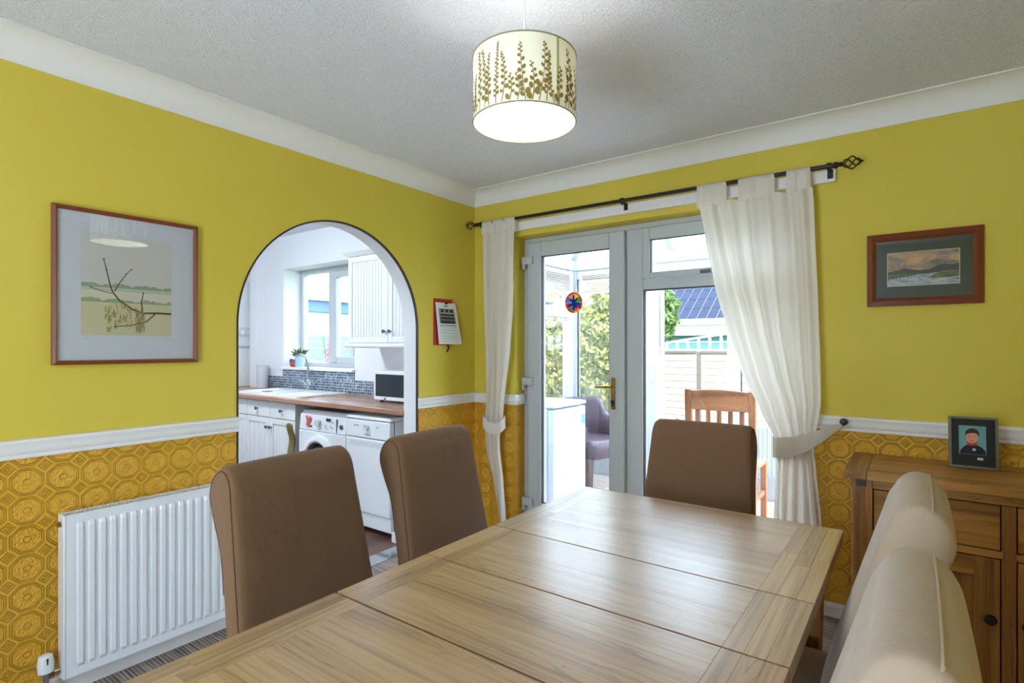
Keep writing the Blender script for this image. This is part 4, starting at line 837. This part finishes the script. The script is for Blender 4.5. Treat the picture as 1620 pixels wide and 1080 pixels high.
# boiler, casing and kitchen roll
bo = thing('boiler', 'white wall-hung boiler in the far kitchen corner', 'boiler', (-3.2, -.2, 1.30))
O('case', box(-3.299, -3.10, -.45, .010, 1.305, 1.985), M['enamel'], bo, bevel=.008); O('control_strip', box(-3.102, -3.096, -.43, -.005, 1.40, 1.50), M['enamel2'], bo)
for y in (-.32, -.20, -.11, -.05): O('dial', MB().cyl((-3.096, y, 1.45), (-3.08, y, 1.45), .026, n=16), M['enamel'], bo)
O('pipe', MB().cyl((-3.2, -.2, 1.985), (-3.2, -.2, ZC), .04), M['enamel'], bo)
tu = thing('boxed_casing', 'plain white casing standing on the worktop under the boiler', 'casing', (-3.2, -.2, .88)); O('panel', box(-3.295, -3.10, -.52, .018, .881, 1.292), M['cabinet'], tu, bevel=.004); O('top_board', box(-3.297, -3.085, -.53, .018, 1.2925, 1.303), M['cabinet'], tu)
kr = thing('kitchen_roll', 'white kitchen paper roll standing on the worktop', 'kitchen roll', (-2.79, -.05, .88)); O('paper', MB().lathe([(.02, .882), (.054, .882), (.054, 1.105), (.02, 1.105)], (-2.79, -.055, 0), 24), M['paperw'], kr, smooth=30); O('core', MB().lathe([(.019, 1.06), (.019, 1.1055), (.016, 1.1055), (.016, 1.06)], (-2.79, -.055, 0), 16), mat('card_core', 'a08868', .9), kr)
# sill pots
p1 = thing('plant_pot', 'small red and blue painted pot on the kitchen sill', 'pot', (-2.47, .10, WZ0)); O('pot', MB().lathe([(.030, .005), (.042, .015), (.046, .06), (.038, .085), (.032, .085), (.030, .07)], (-2.47, .10, WZ0), 20), mat('red_glaze', 'c0503c', .3), p1, smooth=True); O('band', MB().lathe([(.0465, .055), (.044, .075), (.0385, .0855), (.04, .0855), (.0475, .06)], (-2.47, .10, WZ0), 20, caps=False), mat('blue_glaze', '2c4a80', .3), p1, smooth=True)
p2 = thing('potted_succulent', 'green succulent in a pale blue pot on the kitchen sill', 'potted plant', (-2.34, .08, WZ0)); O('pot', MB().lathe([(.040, .005), (.050, .12), (.046, .12), (.044, .10)], (-2.34, .08, WZ0), 20), mat('pale_blue_glaze', 'a9cbdc', .3), p2, smooth=True)
O('soil', MB().cyl((-2.34, .08, WZ0+.095), (-2.34, .08, WZ0+.102), .045), M['bark'], p2)
rr = random.Random(3)
for i in range(18):
    a = rr.uniform(0, 2*PI); l = rr.uniform(.06, .12); e = rr.uniform(.3, 1.2); d = Vector((math.cos(a)*math.cos(e), math.sin(a)*math.cos(e), math.sin(e))); b = Vector((-2.34, .08, WZ0+.10)); O('leaf', MB().tube([tuple(b), tuple(b+d*l*.6), tuple(b+d*l)], [.006, .011, .001], 6), M['leafm'], p2, smooth=True)
# added fill light that brightens the kitchen from out of view
kl = thing('kitchen_fill_light', 'added kitchen fill light in the form of a round ceiling light', 'lamp', (-1.6, -1.5, ZC-.1)); em = mat('kitchen_fill_glow', 'ffffff', .4); NT(em).n['Principled BSDF'].inputs['Emission Color'].default_value = (.80, .90, 1, 1); NT(em).n['Principled BSDF'].inputs['Emission Strength'].default_value = KITCHEN/3
O('base', MB().cyl((-1.6, -1.5, ZC-.02), (-1.6, -1.5, ZC), .17, n=32), M['white'], kl); O('globe', MB().lathe([(.16, ZC-.02), (.155, ZC-.06), (.12, ZC-.09), (.05, ZC-.105)], (-1.6, -1.5, 0), 32), em, kl, smooth=True)  # base and globe of the added kitchen fill light

# ================================================================== CONSERVATORY CONTENTS
fz = thing('freezer', 'white under-counter freezer in the conservatory with a turquoise label', 'freezer', (.03, .80, 0))
O('body', box(-.27, .275, .545, 1.055, .03, .815), M['fzw'], fz, bevel=.005); O('door', box(.285, .335, .545, 1.055, .045, .805), M['fzw'], fz, bevel=.012, seg=3); O('top', box(-.27, .34, .54, 1.06, .818, .85), M['fzw'], fz, bevel=.012, seg=3)
O('door_seal', box(.275, .285, .555, 1.045, .05, .80), M['enamel2'], fz); O('feet', MB().cyl((-.2, .6, 0), (-.2, .6, .03), .02).cyl((.22, .6, 0), (.22, .6, .03), .02).cyl((.22, 1.0, 0), (.22, 1.0, .03), .02).cyl((-.2, 1.0, 0), (-.2, 1.0, .03), .02), M['blackp'], fz)
O('label', box(.335, .3365, .985, 1.04, .655, .735), mat('turquoise_label', '58b8c4', .5), fz)
textmesh('brand_lettering', 'LEC', .045, M['pewter'], fz, lambda x, y: (.3362, .88+x, .735+y))
# tub armchair
ac = thing('tub_armchair', 'mauve leather tub armchair with worn legs in the conservatory corner', 'armchair', (0, 0, 0))
mb = MB(); rings = []
for i in range(29):
    a = R(-128)+R(256)*i/28; hgt = .80 if abs(a) < R(62) else (.80-.17*min(1, (abs(a)-R(62))/R(14))); rx, ry = .30, .275
    if abs(a) > R(100): hgt -= .06*((abs(a)-R(100))/R(28))
    c, s = math.cos(a), math.sin(a); bx_ = -c
    def q(r, z): return ((rx+r)*bx_ if bx_ < 0 else (rx+r)*bx_*.95, (ry+r)*s, z)
    rings.append([q(-.035, .30), q(.045, .30), q(.055, .5), q(.055, hgt-.04), q(.03, hgt), q(-.01, hgt), q(-.035, hgt-.04), q(-.035, .5)])
O('shell', mb.loops(rings), M['leather'], ac, smooth=50)
O('seat', MB().loops([rr_loop(-.26, .28, -.25, .25, .30, .08), rr_loop(-.26, .30, -.25, .25, .33, .08), rr_loop(-.26, .30, -.25, .25, .41, .08), rr_loop(-.24, .28, -.23, .23, .445, .08), rr_loop(-.18, .22, -.17, .17, .455, .08)]), M['leather'], ac, smooth=50)
for x, y in ((.22, -.235), (.22, .235), (-.22, -.2), (-.22, .2)): O('leg', MB().loops([[(x+a*r, y+b*r, z) for a, b in ((-1, -1), (1, -1), (1, 1), (-1, 1))] for z, r in ((0, .022), (.31, .032))]), M['cleg'], ac)
ac.location = (.12, 1.55, 0); ac.rotation_euler = (0, 0, R(-18))
# wooden chair seen from behind
wc2 = thing('wooden_chair', 'red-brown pine chair with a curved crest rail in the conservatory', 'chair', (1.463, 1.0, 0))
for x in (1.243, 1.683): O('back_post', MB().loops([[(x+a*.024, y+b*.018, z) for a, b in ((-1, -1), (1, -1), (1, 1), (-1, 1))] for y, z in ((.95, 0), (.98, .45), (.95, .99))]), M['rwoodz'], wc2, bevel=.005)
mb = MB(); rings = []
for i in range(13): t = i/12; x = 1.267+.392*t; y = .95-.035*math.sin(PI*t); h = .982+.014*math.sin(PI*t); rings.append([(x, y-.012, .848), (x, y+.012, .848), (x, y+.012, h), (x, y-.012, h)])
O('crest_rail', mb.loops(rings), M['rwood'], wc2, bevel=.004)
O('lower_rail', box(1.267, 1.659, .955, .975, .52, .56), M['rwood'], wc2)
for i in range(5): x = 1.31+.0765*i; O('back_slat', box(x-.016, x+.016, .945, .957, .555, .85), M['rwoodz'], wc2, bevel=.003)
O('seat', box(1.233, 1.693, .97, 1.40, .43, .455), M['rwood'], wc2, bevel=.008)
for x in (1.255, 1.671): O('front_leg', box(x-.02, x+.02, 1.345, 1.385, 0, .43), M['rwoodz'], wc2, bevel=.003); O('side_stretcher', box(x-.01, x+.01, .98, 1.345, .2, .235), M['rwood'], wc2)
# ribbed heater and blinds
ht = thing('convector_heater', 'grey ribbed low radiator at the conservatory glazing', 'radiator', (1.60, 1.9, .19))
for i in range(9): x = 1.47+.034*i; O('rib', box(x-.012, x+.012, 1.885, 1.93, .21, .62), mat('grey_enamel', 'b4bac2', .4) if i == 0 else bpy.data.materials['grey_enamel'], ht, bevel=.006)
O('header', MB().box(1.455, 1.76, 1.895, 1.92, .205, .235).box(1.455, 1.76, 1.895, 1.92, .595, .625), bpy.data.materials['grey_enamel'], ht); O('foot', MB().box(1.47, 1.50, 1.87, 1.945, 0, .206).box(1.71, 1.74, 1.87, 1.945, 0, .206), bpy.data.materials['grey_enamel'], ht)
slatm = mat('blind_slat', 'cfc3bd', .5)
def blind(label, spans):
    b = thing('venetian_blind', label, 'blind', spans, 'raised venetian blinds in the conservatory'); return b
bl = blind('raised venetian blind on the far conservatory window', (.09, 1.93, 1.85))
O('head_rail', box(-.22, .44, 1.92, 1.95, 2.025, 2.06), M['upvc'], bl)
for i in range(10): O('slat', box(-.22, .44, 1.912, 1.952, 1.86+.0165*i, 1.866+.0165*i), slatm, bl)
O('bottom_rail', box(-.22, .44, 1.915, 1.95, 1.838, 1.856), slatm, bl)
for x in (-.19, .40): O('ladder_tape', box(x-.012, x+.012, 1.910, 1.9115, 1.84, 2.03), M['white'], bl)
bl = blind('raised venetian blind on the left conservatory window', (-.28, 1.45, 1.85))
O('head_rail', box(-.285, -.255, 1.10, 1.85, 2.025, 2.06), M['upvc'], bl)
for i in range(10): O('slat', box(-.288, -.25, 1.10, 1.85, 1.86+.0165*i, 1.866+.0165*i), slatm, bl)
O('bottom_rail', box(-.287, -.252, 1.10, 1.85, 1.838, 1.856), slatm, bl)
for y in (1.14, 1.81): O('ladder_tape', box(-.2495, -.248, y-.012, y+.012, 1.84, 2.03), M['white'], bl)
O('handle', MB().box(.535, .56, 1.945, 1.96, .97, 1.12).tube([(.548, 1.945, 1.10), (.548, 1.925, 1.09), (.548, 1.92, 1.0)], .007), mat('cream_handle', 'c9bfae', .4), w2)

# ================================================================== GARDEN
ST('ground_lawn', box(-30, 30, .30, 40, -.25, -.125), M['lawn'], 'garden lawn behind the house', 'lawn')
ST('ground_patio', box(-.6, 4.0, 2.1, 3.0, -.125, -.02), M['patio'], 'pale patio outside the conservatory', 'patio')
def fence_panel(x0, x1, y, label, hgt=1.20):
    f = thing('garden_fence_panel', label, 'fence', ((x0+x1)/2, y, -.125), 'boarded fence panels behind the conservatory')
    n = 14; st = (hgt+.12)/n
    me = None
    for i in range(n):
        z = -.12+st*i; o = O('board', MB().prism([(y-.020, z), (y-.012, z+st+.012), (y-.004, z+st+.012), (y-.004, z)], 0, x0+.032, x1-.032), M['fence'], f)
    O('post', box(x1-.03, x1+.03, y-.01, y+.07, -.13, hgt+.03), M['fencep'], f); O('capping', box(x0+.032, x1-.032, y-.035, y+.02, hgt+.012, hgt+.04), M['fencep'], f)
xs_ = [-4.9, -3.4, -1.6, .2, 2.0, 3.8]
for (a, b), lb in zip(zip(xs_, xs_[1:]), ('third fence panel left of the open garden door', 'second fence panel left of the open garden door', 'sunlit fence panel just left of the garden door post', 'sunlit fence panel seen straight through the open garden door', 'fence panel hidden behind the right curtain')): fence_panel(a, b, 4.5, lb)
def foliage(mb, c, rad, n, sz, rr):
    for i in range(n):
        v = Vector((rr.gauss(0, 1), rr.gauss(0, 1), rr.gauss(0, 1))).normalized(); k = rr.uniform(.55, 1.0); lump = 1+.18*math.sin(5*v.x+3*v.z*4)+.12*math.sin(9*v.y)
        p = Vector((c[0]+v.x*rad[0]*k*lump, c[1]+v.y*rad[1]*k*lump, c[2]+v.z*rad[2]*k*lump)); a = Vector((rr.gauss(0, 1), rr.gauss(0, 1), rr.gauss(0, 1))).normalized(); b = a.orthogonal().normalized(); s = sz*rr.uniform(.6, 1.3)
        mb.face([tuple(p+a*s), tuple(p+b*s*.45), tuple(p-a*s), tuple(p-b*s*.45)])
def shrub(name, label, c, rad, n, sz, m, seedv):
    t = thing(name, label, 'shrub', (c[0], c[1], -.125), 'shrubs behind the conservatory'); rr = random.Random(seedv); mb = MB(); foliage(mb, c, rad, n, sz, rr)
    O('foliage', mb, m, t, fix=False, kind='stuff'); O('stem', MB().tube([(c[0], c[1], -.13), (c[0]+.03, c[1], c[2]*.5), (c[0], c[1]+.02, c[2]+rad[2]*.4)], [.06, .045, .02], 8), M['bark'], t, smooth=True)
shrub('conifer_shrub', 'yellow-green conifer shrub seen right of the suncatcher', (-.62, 3.45, 1.45), (.42, .40, .75), 5000, .045, M['leafy'], 1)
shrub('conifer_shrub', 'pale yellow conifer shrub seen through the left conservatory window', (-1.75, 3.75, 1.35), (.62, .45, .85), 6000, .045, M['leafy'], 2)
shrub('evergreen_shrub', 'dark evergreen shrub standing behind the yellow conifers', (-2.2, 5.45, 1.0), (.7, .5, 1.0), 5000, .05, M['leafd'], 3)
shrub('leafy_shrub', 'low leafy green shrub outside the conservatory behind the armchair', (.45, 2.75, .15), (.32, .22, .35), 2600, .04, M['leafm'], 4)
shrub('leafy_tree', 'green tree top beside the solar panel roof', (-.80, 5.7, 1.85), (.26, .3, .5), 2000, .06, M['leafm'], 5)
bf = thing('bird_feeder', 'white hanging bird feeder on a curled hook outside the conservatory', 'bird feeder', (-.12, 2.5, 0)); O('pole', MB().tube([(-.12, 2.55, -.13), (-.12, 2.55, 1.18), (-.10, 2.54, 1.24), (-.07, 2.52, 1.25), (-.06, 2.5, 1.21), (-.08, 2.5, 1.19)], .005, 6), M['alu'], bf)
O('hanger', MB().tube([(-.115, 2.5, 1.07), (-.11, 2.5, 1.13), (-.085, 2.5, 1.18), (-.055, 2.5, 1.13), (-.05, 2.5, 1.07)], .004, 6), M['alu'], bf); O('tube', MB().lathe([(.04, 1.07), (.045, 1.06), (.03, 1.05), (.03, .80), (.04, .79), (.04, .78)], (-.083, 2.5, 0), 16), M['render'], bf, smooth=True)
# arched trellis above the fence, teal shed, solar roof
tr = thing('arched_trellis', 'white arched trellis panel above the garden fence', 'trellis', (.5, 4.6, 1.2))
arch_z = lambda x: 1.34+.17*math.sin(PI*min(1, max(0, (x+.35)/3.2)))
O('top_rail', MB().tube([(-.35+.08*i, 4.62, arch_z(-.35+.08*i)) for i in range(32)], .016, 6), M['render'], tr); O('bottom_rail', MB().cyl((-.38, 4.62, 1.25), (2.2, 4.62, 1.25), .016, n=6), M['render'], tr); O('middle_rail', MB().cyl((-.3, 4.62, 1.36), (2.1, 4.62, 1.36), .010, n=6), M['render'], tr)
for i in range(17): x = -.30+.152*i; O('upright', box(x-.014, x+.014, 4.605, 4.635, 1.05, arch_z(x)), M['render'], tr)
td = thing('garden_shed', 'teal garden shed behind the trellis', 'shed', (-.6, 6.8, -.125)); O('wall', box(-3.2, 2.2, 6.8, 7.8, -.13, 1.50), M['teal'], td); O('roof', MB().prism([(6.7, 1.50), (7.2, 1.68), (7.9, 1.50)], 0, -3.3, 2.3), mat('pale_teal_roof', '6f9697', .6), td)
ho = thing('neighbour_house', 'neighbouring house with a solar panel roof facing the garden', 'house', (-1, 15, -.125))
O('wall', box(-8, 6, 12.6, 20, -.13, 2.05), M['render'], ho)
sl0, sl1, zz0, zz1 = 12.0, 17.0, 1.90, 5.2
def rp(x, t, h=0): return (x, sl0+(sl1-sl0)*t-h*.55, zz0+(zz1-zz0)*t+h*.83)
O('roof_slope', MB().loops([[rp(-8.5, 0), rp(6.5, 0), rp(6.5, 1), rp(-8.5, 1)], [rp(-8.5, 0, .08), rp(6.5, 0, .08), rp(6.5, 1, .08), rp(-8.5, 1, .08)]]), M['rooft'], ho); O('rear_slope', MB().loops([[(-8.5, 17, 5.2), (6.5, 17, 5.2), (6.5, 21.5, 1.9), (-8.5, 21.5, 1.9)], [(-8.5, 17, 5.28), (6.5, 17, 5.28), (6.5, 21.5, 1.98), (-8.5, 21.5, 1.98)]]), M['rooft'], ho)
O('gutter', MB().cyl((-8.5, 11.95, 1.93), (6.5, 11.95, 1.93), .06, n=8), M['render'], ho); O('fascia', box(-8.5, 6.5, 12.02, 12.06, 1.70, 1.92), M['render'], ho)
pn = MB().loops([[(0, 0, 0), (.252, 0, 0), (.252, .435, .287), (0, .435, .287)], [(0, -.006, .008), (.252, -.006, .008), (.252, .429, .295), (0, .429, .295)]])
pme = None
for r in range(7):
    for c in range(27):
        b = rp(-4.9+.265*c, .02+.091*r, .12)
        if pme is None: o0 = O('solar_panel', MB().raw([(v[0]+b[0], v[1]+b[1], v[2]+b[2]) for v in pn.v], pn.f), M['solar'], ho); pme = o0.data; b0 = b
        else:
            o = bpy.data.objects.new('solar_panel', pme); COL.objects.link(o); o.parent = ho; o.location = (b[0]-b0[0], b[1]-b0[1], b[2]-b0[2])
O('panel_rails', MB().loops([[rp(-5.0, .01, .09), rp(2.4, .01, .09), rp(2.4, .66, .09), rp(-5.0, .66, .09)], [rp(-5.0, .01, .115), rp(2.4, .01, .115), rp(2.4, .66, .115), rp(-5.0, .66, .115)]]), M['alu'], ho)
# seen through the kitchen window
ga = thing('garage', 'white rendered garage with a blue-grey fascia beyond the kitchen window', 'garage', (-8.5, 3, -.125)); O('wall', box(-10, -7.0, .6, 9, -.13, 2.0), M['render'], ga); O('fascia', box(-10.05, -6.94, .5, 9.1, 1.99, 2.21), M['bluefas'], ga); O('roof', MB().prism([(-10.2, 2.21), (-6.8, 2.21), (-8.5, 2.6)], 1, .4, 9.2), M['rooft'], ga) if False else O('roof', MB().loops([[(-10.2, y, 2.211), (-6.85, y, 2.211), (-8.5, y, 2.45)] for y in (.4, 9.2)]), M['alu'], ga)
gf = thing('side_fence', 'grey-blue boarded fence beyond the kitchen window', 'fence', (-5, 3, -.125))
for i in range(16): O('board', box(-5.02, -5.0, .6, 7.5, -.12+.1*i, -.024+.1*i), M['fenceg'], gf)
for y in (1.0, 2.8, 4.6, 6.4): O('post', box(-5.0, -4.93, y-.04, y+.04, -.13, 1.50), M['fencep'], gf)
fl_ = thing('pink_flower_spike', 'pink-red flower spikes outside the kitchen window', 'flowers', (-4.05, 2.05, -.125)); pk = mat('pink_petal', 'd9536f', .6)
rr = random.Random(12)
for i in range(6):
    x = -4.05+rr.uniform(-.08, .08); y = 1.62+rr.uniform(-.08, .08); h = 1.25+.06*i; O('stem', MB().tube([(x, y, -.13), (x+.02, y, .6), (x+rr.uniform(-.05, .05), y+rr.uniform(-.1, .1), h)], .008, 6), M['leafm'], fl_)
    mb = MB()
    for k in range(26): z = .75+(h-.75)*k/26; mb.ball((x+.02+rr.uniform(-.03, .03), y+rr.uniform(-.03, .03), z), .018, 6, 4)
    O('petals', mb, pk, fl_, kind='stuff')

# ================================================================== ADDED LOUNGE-END FILL LIGHT (unseen, behind the photographer)
ll = thing('lounge_fill_light', 'added fill light in the form of a round ceiling light behind the photographer', 'lamp', (1.5, -3.75, ZC-.1)); em2 = mat('lounge_fill_glow', 'ffffff', .4); NT(em2).n['Principled BSDF'].inputs['Emission Color'].default_value = (1, .97, .92, 1); NT(em2).n['Principled BSDF'].inputs['Emission Strength'].default_value = LOUNGE
O('base', MB().cyl((1.5, -3.75, ZC-.02), (1.5, -3.75, ZC), .19, n=32), M['white'], ll); O('globe', MB().lathe([(.18, ZC-.02), (.175, ZC-.06), (.14, ZC-.09), (.06, ZC-.105)], (1.5, -3.75, 0), 32), em2, ll, smooth=True)  # base and globe of the added lounge fill light
